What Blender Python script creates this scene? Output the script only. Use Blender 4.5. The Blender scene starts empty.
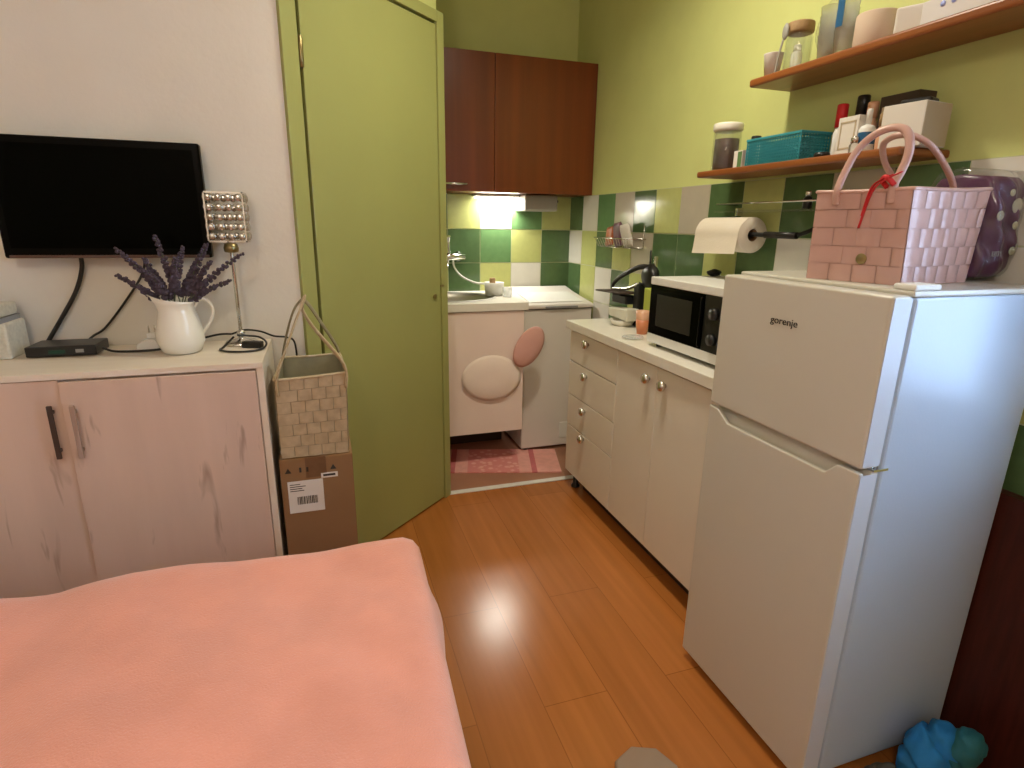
import bpy, bmesh, math, random
from mathutils import Vector, Matrix
random.seed(7)
sc = bpy.context.scene
C = sc.collection
PI = math.pi

# ------------------------------------------------------------------ materials
def mat(name, col=(.8,.8,.8), rough=.5, metal=0, bump=0, bscale=200, var=0, vscale=3, spec=.5,
        trans=0, ior=1.45, emit=None, estr=0, stretch=(1,1,1), sheen=0, coat=0, alpha=1, col2=None):
    m = bpy.data.materials.new(name); m.use_nodes = True
    nt = m.node_tree; N = nt.nodes; L = nt.links
    b = N['Principled BSDF']
    b.inputs['Base Color'].default_value = (*col, 1)
    b.inputs['Roughness'].default_value = rough
    b.inputs['Metallic'].default_value = metal
    b.inputs['Specular IOR Level'].default_value = spec
    b.inputs['Transmission Weight'].default_value = trans
    b.inputs['IOR'].default_value = ior
    b.inputs['Alpha'].default_value = alpha
    b.inputs['Coat Weight'].default_value = coat
    if sheen:
        b.inputs['Sheen Weight'].default_value = sheen
    if emit:
        b.inputs['Emission Color'].default_value = (*emit, 1); b.inputs['Emission Strength'].default_value = estr
    tc = N.new('ShaderNodeTexCoord'); mp = N.new('ShaderNodeMapping')
    mp.inputs['Scale'].default_value = stretch
    L.new(tc.outputs['Object'], mp.inputs['Vector'])
    if var or col2:
        n = N.new('ShaderNodeTexNoise'); n.inputs['Scale'].default_value = vscale; n.inputs['Detail'].default_value = 5
        L.new(mp.outputs[0], n.inputs['Vector'])
        r = N.new('ShaderNodeValToRGB')
        c2 = col2 or tuple(c*(1-var) for c in col)
        r.color_ramp.elements[0].position = .35; r.color_ramp.elements[1].position = .65
        r.color_ramp.elements[0].color = (*c2, 1); r.color_ramp.elements[1].color = (*col, 1)
        L.new(n.outputs['Fac'], r.inputs['Fac']); L.new(r.outputs[0], b.inputs['Base Color'])
    if bump:
        n2 = N.new('ShaderNodeTexNoise'); n2.inputs['Scale'].default_value = bscale; n2.inputs['Detail'].default_value = 3
        L.new(mp.outputs[0], n2.inputs['Vector'])
        bp = N.new('ShaderNodeBump'); bp.inputs['Strength'].default_value = bump; bp.inputs['Distance'].default_value = .002
        L.new(n2.outputs['Fac'], bp.inputs['Height']); L.new(bp.outputs[0], b.inputs['Normal'])
    return m

M = {}
M['lime'] = mat('lime_paint', (.61,.65,.25), .55, bump=.25, bscale=60, var=.05, vscale=6)
M['door_green'] = mat('green_gloss_paint', (.345,.36,.125), .32, bump=.15, bscale=25, var=.05, vscale=3)
M['white_wall'] = mat('white_plaster', (.74,.69,.60), .7, bump=.3, bscale=70, var=.05, vscale=4)
M['ceiling'] = mat('ceiling_paint', (.75,.72,.64), .8, var=.03)
M['cream'] = mat('cream_laminate', (.75,.69,.59), .38, var=.03, vscale=4, bump=.05, bscale=90)
M['worktop'] = mat('white_worktop', (.78,.74,.66), .3, var=.04, vscale=20)
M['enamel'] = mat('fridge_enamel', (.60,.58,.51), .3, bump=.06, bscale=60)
M['enamel_daylight_tint'] = mat('fridge_enamel_daylight_tint', (.44,.52,.62), .28, bump=.12, bscale=220)  # same white paint as the front, blue window daylight put into the colour
M['edge_daylight_tint'] = mat('door_edge_daylight_tint', (.55,.60,.66), .35, var=.03)  # same white paint again, cool daylight mixed into this colour
M['washer'] = mat('washer_enamel', (.70,.65,.60), .3, var=.02)
M['grey_plastic'] = mat('grey_plastic', (.32,.31,.28), .5, var=.03)
M['white_plastic'] = mat('white_plastic', (.75,.74,.7), .4, var=.02)
M['black'] = mat('black_plastic', (.012,.012,.012), .35, var=.1)
M['piano']=mat('piano_black',(.002,.002,.002),.3,spec=.08,var=.05)
M['screen'] = mat('black_glass_screen', (.0012,.0015,.001), .12, spec=.04, var=.1)
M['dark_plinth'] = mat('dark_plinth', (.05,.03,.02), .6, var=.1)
M['steel'] = mat('brushed_steel', (.7,.68,.63), .25, metal=1, var=.05)
M['chrome'] = mat('chrome', (.8,.8,.78), .12, metal=1, var=.02)
M['gap'] = mat('shadow_gap', (.03,.028,.02), .8, var=.1)
M['rubber'] = mat('grey_gasket', (.25,.25,.26), .6, var=.05)
M['salmon'] = mat('salmon_fleece', (.83,.345,.245), .95, bump=.9, bscale=260, col2=(.74,.305,.215), vscale=7, sheen=.5)
M['pink_straw'] = mat('pink_plastic_strip', (.58,.36,.31), .28, var=.06, vscale=18)
M['beige_straw'] = mat('beige_woven_strip', (.50,.40,.25), .5, var=.2, vscale=40)
M['bag_lining'] = mat('olive_lining', (.30,.27,.17), .8, var=.15, vscale=30)
M['card'] = mat('brown_cardboard', (.27,.15,.065), .8, bump=.15, bscale=80, var=.08, vscale=8)
M['tape'] = mat('brown_tape', (.17,.09,.04), .35, var=.15, vscale=30)
M['paper'] = mat('white_paper', (.72,.68,.62), .8, var=.03)
M['print'] = mat('black_print', (.04,.035,.03), .8, var=.1)
M['shelf'] = None
M['red'] = mat('red_ribbon', (.6,.02,.025), .5, var=.1)
M['blue_basket'] = mat('turquoise_plastic', (.04,.30,.36), .4, var=.1, vscale=60)
M['ceramic'] = mat('white_glazed_ceramic', (.80,.77,.68), .22, var=.02)
M['lav'] = mat('lavender_buds', (.085,.065,.10), .9, var=.35, vscale=90)
M['lavstem'] = mat('grey_green_stem', (.10,.12,.07), .8, var=.2)
M['crystal'] = mat('crystal_bead', (.50,.47,.42), .25, metal=.85, var=.1)
M['glass'] = mat('clear_glass', (.95,.96,.95), .03, trans=1, var=.01)
M['pvc'] = mat('clear_plastic_film', (.95,.95,.95), .12, trans=.9, ior=1.2, bump=.3, bscale=40)
M['brown_food'] = mat('dark_brown_contents', (.09,.045,.025), .8, var=.4, vscale=80)
M['cork'] = mat('tan_cork', (.35,.22,.10), .7, var=.2, vscale=60)
M['darkwood'] = mat('dark_red_wood', (.065,.014,.009), .35, var=.35, vscale=8, stretch=(8,8,.8), spec=.3)
M['purple'] = mat('purple_satin', (.10,.02,.085), .3, var=.25, vscale=10)
M['dot'] = mat('pale_dot', (.45,.45,.36), .5, var=.1)
M['bluecloth'] = mat('blue_cloth', (.015,.20,.50), .75, bump=.3, bscale=90, var=.2, vscale=9)
M['tealcloth'] = mat('teal_cloth', (.02,.16,.2), .75, bump=.3, bscale=90, var=.2, vscale=9)
M['greycloth'] = mat('grey_cloth', (.10,.09,.07), .9, bump=.4, bscale=90, var=.2, vscale=20)
M['taupe'] = mat('taupe_fabric', (.30,.21,.14), .9, var=.06, vscale=9)
M['pinkcloth'] = mat('dusty_pink_cloth', (.66,.36,.31), .9, var=.05, vscale=9)
M['palecloth'] = mat('pale_pink_cloth', (.88,.74,.66), .9, var=.04, vscale=9)
M['orange'] = mat('orange_plastic', (.62,.22,.10), .4, var=.1)
M['peach'] = mat('peach_liquid', (.68,.38,.24), .3, var=.05)
M['lime_plastic'] = mat('lime_plastic', (.42,.48,.06), .4, var=.1)
M['foil_orange'] = mat('orange_sachet', (.5,.13,.03), .35, var=.4, vscale=60)
M['foil_purple'] = mat('purple_sachet', (.16,.05,.09), .35, var=.4, vscale=60)
M['bluelabel'] = mat('blue_label', (.02,.11,.25), .4, var=.05)
M['grout'] = mat('pale_grout', (.5,.52,.33), .7, var=.05)
M['brass'] = mat('aged_brass', (.35,.28,.13), .35, metal=1, var=.2)
M['emit'] = mat('lamp_glow', (1,1,1), .5, emit=(1,.86,.66), estr=12)
M['tube_glow'] = mat('light_tube_glow', (1,1,1), .5, emit=(1,.95,.85), estr=14)
M['woven_white'] = mat('white_woven_box', (.62,.58,.48), .7, bump=1, bscale=140, var=.15, vscale=90)

def film(name, white=.12, tint=(.95,.96,.96), rough=.08, ior=1.35):
    m = bpy.data.materials.new(name); m.use_nodes = True
    nt = m.node_tree; N = nt.nodes; L = nt.links; N.remove(N['Principled BSDF']); out = N['Material Output']
    tr = N.new('ShaderNodeBsdfTransparent'); tr.inputs[0].default_value = (*tint,1)
    gl = N.new('ShaderNodeBsdfGlossy'); gl.inputs['Roughness'].default_value = rough
    df = N.new('ShaderNodeBsdfDiffuse'); df.inputs[0].default_value = (.85,.86,.84,1)
    lw = N.new('ShaderNodeLayerWeight'); lw.inputs[0].default_value = .5
    pw = N.new('ShaderNodeMath'); pw.operation = 'POWER'; pw.inputs[1].default_value = 4
    fr_ = N.new('ShaderNodeMath'); fr_.operation = 'MULTIPLY_ADD'; fr_.inputs[1].default_value = .55; fr_.inputs[2].default_value = (ior-1)**2/(ior+1)**2*1.5
    L.new(lw.outputs['Facing'], pw.inputs[0]); L.new(pw.outputs[0], fr_.inputs[0])
    tc = N.new('ShaderNodeTexCoord'); n2 = N.new('ShaderNodeTexNoise'); n2.inputs['Scale'].default_value = 35
    bp = N.new('ShaderNodeBump'); bp.inputs['Strength'].default_value = .5; bp.inputs['Distance'].default_value = .003
    L.new(tc.outputs['Object'], n2.inputs['Vector']); L.new(n2.outputs['Fac'], bp.inputs['Height'])
    L.new(bp.outputs[0], gl.inputs['Normal']); L.new(bp.outputs[0], lw.inputs['Normal'])
    a = N.new('ShaderNodeMixShader'); a.inputs[0].default_value = white
    L.new(tr.outputs[0], a.inputs[1]); L.new(df.outputs[0], a.inputs[2])
    b = N.new('ShaderNodeMixShader'); L.new(fr_.outputs[0], b.inputs[0]); L.new(a.outputs[0], b.inputs[1]); L.new(gl.outputs[0], b.inputs[2])
    L.new(b.outputs[0], out.inputs[0])
    return m
M['film'] = film('clear_packaging_film', .03)
M['cupfilm'] = film('clear_cup_plastic', .30)
M['thinglass'] = film('thin_clear_glass', .03, rough=.03, ior=1.45)
def wood(name, a, b_, rough=.35, sc_=(30,30,1.2), knots=None, coat=0):
    m = bpy.data.materials.new(name); m.use_nodes = True
    nt = m.node_tree; N = nt.nodes; L = nt.links; b = N['Principled BSDF']
    b.inputs['Roughness'].default_value = rough; b.inputs['Coat Weight'].default_value = coat
    tc = N.new('ShaderNodeTexCoord'); mp = N.new('ShaderNodeMapping'); mp.inputs['Scale'].default_value = sc_
    L.new(tc.outputs['Object'], mp.inputs['Vector'])
    n = N.new('ShaderNodeTexNoise'); n.inputs['Scale'].default_value = 1; n.inputs['Detail'].default_value = 6
    L.new(mp.outputs[0], n.inputs['Vector'])
    r = N.new('ShaderNodeValToRGB'); r.color_ramp.elements[0].position = .3; r.color_ramp.elements[1].position = .7
    r.color_ramp.elements[0].color = (*b_,1); r.color_ramp.elements[1].color = (*a,1)
    L.new(n.outputs['Fac'], r.inputs['Fac'])
    out = r.outputs[0]
    if knots:
        mp2 = N.new('ShaderNodeMapping'); mp2.inputs['Scale'].default_value = knots[1]
        L.new(tc.outputs['Object'], mp2.inputs['Vector'])
        n2 = N.new('ShaderNodeTexNoise'); n2.inputs['Scale'].default_value = 1; n2.inputs['Detail'].default_value = 3; n2.inputs['Distortion'].default_value = .6
        L.new(mp2.outputs[0], n2.inputs['Vector'])
        r2 = N.new('ShaderNodeValToRGB'); r2.color_ramp.elements[0].position = .285; r2.color_ramp.elements[1].position = .37
        r2.color_ramp.elements[0].color = (0,0,0,1)
        L.new(n2.outputs['Fac'], r2.inputs['Fac'])
        mx = N.new('ShaderNodeMix'); mx.data_type = 'RGBA'
        L.new(r2.outputs[0], mx.inputs[0]); mx.inputs[6].default_value = (*knots[0],1); L.new(out, mx.inputs[7])
        out = mx.outputs[2]
    L.new(out, b.inputs['Base Color'])
    return m
M['oak'] = wood('whitewashed_oak', (.66,.50,.40), (.56,.415,.33), .6, (9,9,1.2), ((.38,.27,.20),(22,22,3.4)))
M['oak_top'] = wood('pale_board_top', (.72,.645,.53), (.67,.59,.48), .5, (2,25,25))
M['mahogany'] = wood('reddish_brown_veneer', (.19,.042,.006), (.13,.027,.004), .3, (22,22,.7))
M['shelf'] = wood('orange_brown_shelf', (.30,.095,.022), (.22,.065,.015), .35, (30,1.5,30))

def floor_mat():
    m = bpy.data.materials.new('laminate_planks'); m.use_nodes = True
    nt = m.node_tree; N = nt.nodes; L = nt.links; b = N['Principled BSDF']
    tc = N.new('ShaderNodeTexCoord'); mp = N.new('ShaderNodeMapping'); mp.inputs['Rotation'].default_value = (0,0,PI/2)
    mp.inputs['Location'].default_value = (1.683, .62+.0, 0)
    mp.inputs['Location'].default_value = (0,0,0)
    sep = N.new('ShaderNodeSeparateXYZ'); cmb = N.new('ShaderNodeCombineXYZ')
    L.new(tc.outputs['Object'], sep.inputs[0])
    ay = N.new('ShaderNodeMath'); ay.operation='ADD'; ay.inputs[1].default_value = 10-1.683+.0
    ax = N.new('ShaderNodeMath'); ax.operation='ADD'; ax.inputs[1].default_value = 10-.62+.1
    L.new(sep.outputs[1], ay.inputs[0]); L.new(sep.outputs[0], ax.inputs[0])
    L.new(ay.outputs[0], cmb.inputs[0]); L.new(ax.outputs[0], cmb.inputs[1])
    br = N.new('ShaderNodeTexBrick'); br.inputs['Scale'].default_value = 1
    br.inputs['Brick Width'].default_value = 1.25; br.inputs['Row Height'].default_value = .2
    br.inputs['Mortar Size'].default_value = .0016; br.inputs['Mortar Smooth'].default_value = .3
    br.inputs['Color1'].default_value = (.46,.16,.036,1); br.inputs['Color2'].default_value = (.385,.132,.029,1)
    br.inputs['Mortar'].default_value = (.27,.09,.02,1); br.offset = .37; br.offset_frequency = 2
    L.new(cmb.outputs[0], br.inputs['Vector'])
    mp2 = N.new('ShaderNodeMapping'); mp2.inputs['Scale'].default_value = (28,1.3,1)
    L.new(tc.outputs['Object'], mp2.inputs['Vector'])
    n = N.new('ShaderNodeTexNoise'); n.inputs['Scale'].default_value = 1; n.inputs['Detail'].default_value = 6
    L.new(mp2.outputs[0], n.inputs['Vector'])
    r = N.new('ShaderNodeValToRGB'); r.color_ramp.elements[0].position=.3; r.color_ramp.elements[1].position=.7
    r.color_ramp.elements[0].color=(.84,.84,.82,1); r.color_ramp.elements[1].color=(1.05,1.05,1.05,1)
    L.new(n.outputs['Fac'], r.inputs['Fac'])
    mx = N.new('ShaderNodeMix'); mx.data_type='RGBA'; mx.blend_type='MULTIPLY'; mx.inputs[0].default_value=1
    L.new(br.outputs['Color'], mx.inputs[6]); L.new(r.outputs[0], mx.inputs[7]); L.new(mx.outputs[2], b.inputs['Base Color'])
    b.inputs['Roughness'].default_value = .23; b.inputs['Specular IOR Level'].default_value = .5
    bp = N.new('ShaderNodeBump'); bp.inputs['Strength'].default_value=.04; bp.inputs['Distance'].default_value=.001
    L.new(n.outputs['Fac'], bp.inputs['Height']); L.new(bp.outputs[0], b.inputs['Normal'])
    return m
M['floor'] = floor_mat()
M['kitchen_floor'] = mat('reddish_kitchen_floor', (.42,.20,.125), .45, var=.12, vscale=6)

# glazed tile materials (one mesh, several material slots)
TG = mat('dark_green_tile', (.085,.15,.06), .12, var=.12, vscale=30)
TG2 = mat('mid_green_tile', (.13,.25,.10), .12, var=.10, vscale=30)
TL = mat('lime_tile', (.50,.53,.20), .12, var=.06, vscale=30)
TW = mat('white_tile', (.68,.66,.60), .10, var=.03, vscale=20)
TB = mat('beige_tile', (.50,.45,.36), .14, var=.05, vscale=20)

# ------------------------------------------------------------------ mesh helpers
def nb(): return bmesh.new()
def bx(bm, x0,y0,z0,x1,y1,z1, mi=0):
    vs = [bm.verts.new(p) for p in ((x0,y0,z0),(x1,y0,z0),(x1,y1,z0),(x0,y1,z0),(x0,y0,z1),(x1,y0,z1),(x1,y1,z1),(x0,y1,z1))]
    for f in ((3,2,1,0),(4,5,6,7),(0,1,5,4),(1,2,6,5),(2,3,7,6),(3,0,4,7)):
        fc = bm.faces.new([vs[i] for i in f]); fc.material_index = mi
    return bm
def prism(bm, pts, axis, a, b, mi=0):
    """extrude 2D polygon pts along axis from a to b"""
    def P(p, t):
        return {'x':(t,p[0],p[1]),'y':(p[0],t,p[1]),'z':(p[0],p[1],t)}[axis]
    A = [bm.verts.new(P(p,a)) for p in pts]; B_ = [bm.verts.new(P(p,b)) for p in pts]
    n = len(pts)
    for i in range(n):
        f = bm.faces.new((A[i],A[(i+1)%n],B_[(i+1)%n],B_[i])); f.material_index = mi
    bm.faces.new(A[::-1]).material_index = mi; bm.faces.new(B_).material_index = mi
    return bm
def lathe(bm, prof, cx=0, cy=0, n=28, cap=True, axis='z', cz=0, mi=0):
    rings = []
    for (r, t) in prof:
        ring = []
        for i in range(n):
            a = 2*PI*i/n; u, v = r*math.cos(a), r*math.sin(a)
            p = (cx+u, cy+v, cz+t) if axis=='z' else ((cx+u, cy+t, cz+v) if axis=='y' else (cx+t, cy+u, cz+v))
            ring.append(bm.verts.new(p))
        rings.append(ring)
    for a, b in zip(rings, rings[1:]):
        for i in range(n):
            f = bm.faces.new((a[i],a[(i+1)%n],b[(i+1)%n],b[i])); f.material_index = mi; f.smooth = True
    if cap:
        if prof[0][0] > 1e-5: bm.faces.new(rings[0][::-1]).material_index = mi
        if prof[-1][0] > 1e-5: bm.faces.new(rings[-1]).material_index = mi
    return bm
def smoothpath(pts, k=6, closed=False):
    P = [Vector(p) for p in pts]; out = []
    n = len(P)
    for i in range(n-1 if not closed else n):
        p0 = P[i-1] if (i>0 or closed) else P[0]; p1 = P[i]; p2 = P[(i+1)%n]; p3 = P[(i+2)%n] if (i+2<n or closed) else P[-1]
        for j in range(k):
            t = j/k
            out.append(.5*((2*p1)+(-p0+p2)*t+(2*p0-5*p1+4*p2-p3)*t*t+(-p0+3*p1-3*p2+p3)*t*t*t))
    if not closed: out.append(P[-1])
    return out
def tube(bm, pts, r, n=8, k=6, closed=False, flat=None, mi=0, taper=None):
    path = smoothpath(pts, k, closed) if k else [Vector(p) for p in pts]
    rings = []; m = len(path); up0 = Vector((0,0,1))
    prev = None
    for i, p in enumerate(path):
        if closed: t = path[(i+1)%m]-path[i-1]
        else: t = path[min(i+1,m-1)]-path[max(i-1,0)]
        if t.length < 1e-9: t = Vector((0,0,1))
        t.normalize()
        if prev is None:
            a = Vector((0,0,1)) if abs(t.z) < .9 else Vector((1,0,0))
            s = t.cross(a).normalized()
        else:
            s = (prev - t*prev.dot(t))
            if s.length < 1e-6: s = t.cross(Vector((0,0,1)))
            s.normalize()
        prev = s; u = t.cross(s)
        rr = r*(taper(i/(m-1)) if taper else 1)
        ra, rb = (rr, rr) if flat is None else (rr, rr*flat)
        rings.append([bm.verts.new(p + s*math.cos(2*PI*j/n)*ra + u*math.sin(2*PI*j/n)*rb) for j in range(n)])
    pairs = list(zip(rings, rings[1:])) + ([(rings[-1], rings[0])] if closed else [])
    for a, b in pairs:
        for j in range(n):
            f = bm.faces.new((a[j],a[(j+1)%n],b[(j+1)%n],b[j])); f.smooth = True; f.material_index = mi
    if not closed:
        bm.faces.new(rings[0][::-1]).material_index = mi; bm.faces.new(rings[-1]).material_index = mi
    return bm
def blob(bm, c, r, seed=0, amp=.1, sub=3, mi=0):
    ret = bmesh.ops.create_icosphere(bm, subdivisions=sub, radius=1)
    rnd = random.Random(seed); ph = [rnd.uniform(0,6) for _ in range(6)]
    for v in ret['verts']:
        p = v.co.copy()
        d = 1+amp*(math.sin(p.x*3+ph[0])*math.sin(p.y*3.3+ph[1])+.6*math.sin(p.z*5+ph[2]+p.x*4))
        v.co = Vector((c[0]+p.x*r[0]*d, c[1]+p.y*r[1]*d, c[2]+p.z*r[2]*d))
    for f in bm.faces:
        f.smooth = True
    return bm

def obj(name, bm, m, parent=None, bevel=0, seg=2, smooth=False, loc=None, rot=None):
    bmesh.ops.recalc_face_normals(bm, faces=bm.faces)
    me = bpy.data.meshes.new(name); bm.to_mesh(me); bm.free()
    for x in (m if isinstance(m, (list,tuple)) else [m]): me.materials.append(x)
    if smooth:
        for p in me.polygons: p.use_smooth = True
    o = bpy.data.objects.new(name, me); C.objects.link(o)
    if parent: o.parent = parent
    if loc: o.location = loc
    if rot: o.rotation_euler = rot
    if bevel:
        b = o.modifiers.new('bevel','BEVEL'); b.width = bevel; b.segments = seg; b.limit_method='ANGLE'; b.angle_limit = .6
        b.harden_normals = False
    return o
def tag(o, label, cat, group=None, kind=None):
    o['label'] = label; o['category'] = cat
    if group: o['group'] = group
    if kind: o['kind'] = kind
    return o
def thing(name, label, cat, loc=(0,0,0), rotz=0, group=None):
    o = bpy.data.objects.new(name, None); C.objects.link(o)
    o.location = loc; o.rotation_euler = (0,0,rotz); o.empty_display_size = .05
    return tag(o, label, cat, group)
def struct(name, bm, m, bevel=0, parent=None, label=None, cat=None):
    o = obj(name, bm, m, parent, bevel=bevel)
    if not parent:
        o['kind'] = 'structure'
        if label: o['label'] = label
        if cat: o['category'] = cat
    return o
def text_mesh(name, body, size, m, parent, loc, rot, extrude=.0006, sx=1.0):
    cu = bpy.data.curves.new(name, 'FONT'); cu.body = body; cu.size = size; cu.extrude = extrude
    cu.align_x = 'CENTER'; cu.align_y = 'CENTER'
    t = bpy.data.objects.new(name+'_curve', cu); C.objects.link(t)
    dg = bpy.context.evaluated_depsgraph_get(); dg.update()
    me = bpy.data.meshes.new_from_object(t.evaluated_get(dg))
    bpy.data.objects.remove(t); bpy.data.curves.remove(cu)
    me.materials.clear(); me.materials.append(m); me.name = name
    o = bpy.data.objects.new(name, me); C.objects.link(o); o.parent = parent
    o.location = loc; o.rotation_euler = rot; o.scale = (sx,1,1)
    return o

# ------------------------------------------------------------------ key planes (metres)
XW = 1.535      # right wall
YB = 3.466      # kitchen back wall
YT = 2.05       # wall with the television
XL, YF, ZC = -2.1, -1.5, 2.75
DA = math.atan2(.676, .737)          # the slanted door wall runs this way from (-.07, YT)
DL = .829

# ------------------------------------------------------------------ setting
struct('floor', bx(nb(), XL,YF,-.05,XW+.1,2.615,0), M['floor'], label='glossy orange-brown laminate plank floor', cat='floor')
struct('floor_kitchen', bx(nb(), .2,2.615,-.05,XW+.1,YB+.1,0), M['kitchen_floor'], label='reddish brown floor of the kitchen corner', cat='floor')
struct('trim_1', bx(nb(), .54,2.597,0,XW-.02,2.633,.006), M['white_plastic'], bevel=.002, label='white threshold strip between laminate and kitchen floor', cat='threshold')
struct('ceiling', bx(nb(), XL-.1,YF-.1,ZC,XW+.1,YB+.1,ZC+.1), M['ceiling'], label='pale ceiling', cat='ceiling')
struct('wall_front', bx(nb(), XL-.1,YT,0,-.07,YT+.1,ZC), M['white_wall'], label='off-white wall behind the television', cat='wall')
struct('wall_left', bx(nb(), XL-.1,YF,0,XL,YT,ZC), M['white_wall'], label='off-white left wall', cat='wall')
struct('wall_rear', bx(nb(), XL-.1,YF-.1,0,XW+.1,YF,ZC), M['white_wall'], label='off-white wall behind the viewer', cat='wall')
struct('wall_back', bx(nb(), .2,YB,0,XW+.1,YB+.1,ZC), M['lime'], label='lime green kitchen back wall', cat='wall')
bm = nb()                                               # right wall with a window opening
WY0, WY1, WZ0, WZ1 = -.45, .70, .86, 2.05
bx(bm, XW,YF,0,XW+.1,WY0,ZC); bx(bm, XW,WY1,0,XW+.1,YB,ZC); bx(bm, XW,WY0,0,XW+.1,WY1,WZ0); bx(bm, XW,WY0,WZ1,XW+.1,WY1,ZC)
struct('wall_right', bm, M['lime'], label='lime green right wall with shelves', cat='wall')
w = obj('window_1', bx(nb(), XW+.045,WY0,WZ0,XW+.05,WY1,WZ1), M['glass']); w['kind']='structure'
bm = nb(); t=.05
bx(bm, XW+.02,WY0,WZ0,XW+.08,WY0+t,WZ1); bx(bm, XW+.02,WY1-t,WZ0,XW+.08,WY1,WZ1); bx(bm, XW+.02,WY0+t,WZ0,XW+.08,WY1-t,WZ0+t)
bx(bm, XW+.02,WY0+t,WZ1-t,XW+.08,WY1-t,WZ1); bx(bm, XW+.02,.1,WZ0+t,XW+.08,.15,WZ1-t)
obj('window_frame', bm, M['white_plastic'], w, bevel=.003)
# hidden side of the kitchen niche
struct('wall_kitchen', bx(nb(), .2,2.49,0,.3,YB,ZC), M['lime'], label='lime side wall of the kitchen corner', cat='wall')
# slanted wall with the flush door
dw = obj('wall_slanted', bx(nb(), 0,.015,0,DL-.012,.06,ZC), M['lime'], loc=(-.07,YT,0), rot=(0,0,DA)); dw['kind']='structure'
d = bpy.data.objects.new('door_1', None); C.objects.link(d); d.location=(-.07,YT,0); d.rotation_euler=(0,0,DA); d['kind']='structure'
d['label']='plain olive green painted door in slanted wall'; d['category']='door'
bm = nb(); FT = 2.155
bx(bm, 0,-.012,0,.062,.015,FT); bx(bm, .785,-.012,0,DL,.07,FT); bx(bm, .066,-.012,2.113,.785,.015,FT)
obj('door_frame', bm, M['door_green'], d, bevel=.002)
obj('door_leaf', bx(nb(), .080,-.006,.008,.781,.012,2.104), M['door_green'], d, bevel=.002)
obj('door_gap', bx(nb(), .066,.010,0,.785,.0152,2.113), M['gap'], d)
for z in (1.84,.28):
    hb = nb(); lathe(hb, [(.006,-.045),(.007,-.044),(.007,.044),(.006,.045)], .073,-.008,12,cz=z); bx(hb,.073,-.009,z-.04,.083,-.006,z+.04)
    obj('hinge', hb, M['brass'], d)
kb = nb(); lathe(kb, [(.011,0),(.011,.004),(.006,.006),(.002,.006),(.0,.006)], .735,-.012,16,axis='y',cz=1.015)
obj('keyhole', kb, M['brass'], d)
lb = nb(); bx(lb,.779,-.013,1.055,.800,-.005,1.063); obj('latch', lb, M['brass'], d)

# tiles: back wall and right wall (structure cladding)
def tiles(name, cols, rows, colour, place, label):
    mats = [TG, TG2, TL, TW, TB, M['grout']]
    bm = nb(); g = .0022; S = .2
    for ci,(a,b) in enumerate(cols):
        for ri,(z0,z1) in enumerate(rows):
            place(bm, a+g, b-g, z0+g, z1-g, colour(ci,ri), False)
    place(bm, cols[0][0], cols[-1][1], rows[-1][0], rows[0][1], 5, True)
    return struct(name, bm, mats, label=label, cat='tiles')
rows = [(1.3,1.5),(1.1,1.3),(.9,1.1),(.7,.9)]
K = {'G':0,'g':1,'L':2,'W':3,'B':4}
# back wall, from the corner leftwards
def cb(ci,ri):
    t = ['Lggl'.replace('l','L'), 'gLWG', 'WgLG', 'LGGL', 'GGLW', 'LGWG','GLGL']
    t = {0:'LGGL',1:'gLWG',2:'WgLG',3:'LGGL',4:'GGLG',5:'LWGL',6:'GLGW'}
    return K[t[ci][ri]]
cols = [(i*.2,(i+1)*.2) for i in range(6)]
def pb(bm,a,b,z0,z1,mi,gr):
    y1 = YB - (.0 if gr else .0); y0 = YB-(.006 if gr else .008)
    bx(bm, XW-b, y0, z0, XW-a, y1 if gr else YB-.0062, z1, mi)
tiles('wall_tiles_back', cols, rows, cb, pb, 'green, lime and white tiles behind the sink')
edges = [YB, YB-.19] ; y = YB-.19
yy = [YB-.19-.0]
# right wall column edges measured from the corner: a narrow cut tile first
e = [0, .192]
while e[-1] < 2.72: e.append(e[-1]+.2012)
cols_r = list(zip(e, e[1:]))
tr = {0:'GWGG', 1:'WLLL', 2:'gGWW', 3:'BLGG', 4:'GBLG', 5:'LGGL', 6:'BGGG', 7:'GLLW', 8:'LGGG', 9:'GWLG', 10:'BLGG', 11:'GGWG', 12:'WWLG', 13:'WGLG'}
def cr(ci,ri): return K[tr[ci%14][ri]]
def pr(bm,a,b,z0,z1,mi,gr):
    bx(bm, XW-(.006 if gr else .008), YB-b, z0, XW-(0 if gr else .0062), YB-a, z1, mi)
tiles('wall_tiles_right', cols_r, rows, cr, pr, 'green, lime and white tiles along the right wall')

# ------------------------------------------------------------------ fridge
FX, FY0, FY1, FZ = 1.02, .796, 1.284, 1.22
fr = thing('fridge', 'cream-white two-door fridge freezer with pink woven bag on top', 'fridge', (1.27,1.04,0))
def L_(x,y,z=0): return (x-1.27, y-1.04, z)
o_=fr.location
def fbx(x0,y0,z0,x1,y1,z1,bm=None):
    return bx(bm or nb(), x0-1.27,y0-1.04,z0,x1-1.27,y1-1.04,z1)
obj('body', fbx(FX+.059,FY0,.035,1.485,FY1-.003,FZ-.012), M['enamel_daylight_tint'], fr, bevel=.006)
obj('top_panel', fbx(FX+.052,FY0,FZ-.012,1.485,FY1,FZ), M['enamel'], fr, bevel=.004)
obj('gasket', fbx(FX+.05,FY0+.008,.06,FX+.059,FY1-.006,FZ-.02), M['rubber'], fr)
# freezer door (upper)
obj('freezer_door', fbx(FX,FY0,.857,FX+.05,FY1,FZ-.008), M['enamel'], fr, bevel=.006, seg=3)
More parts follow.
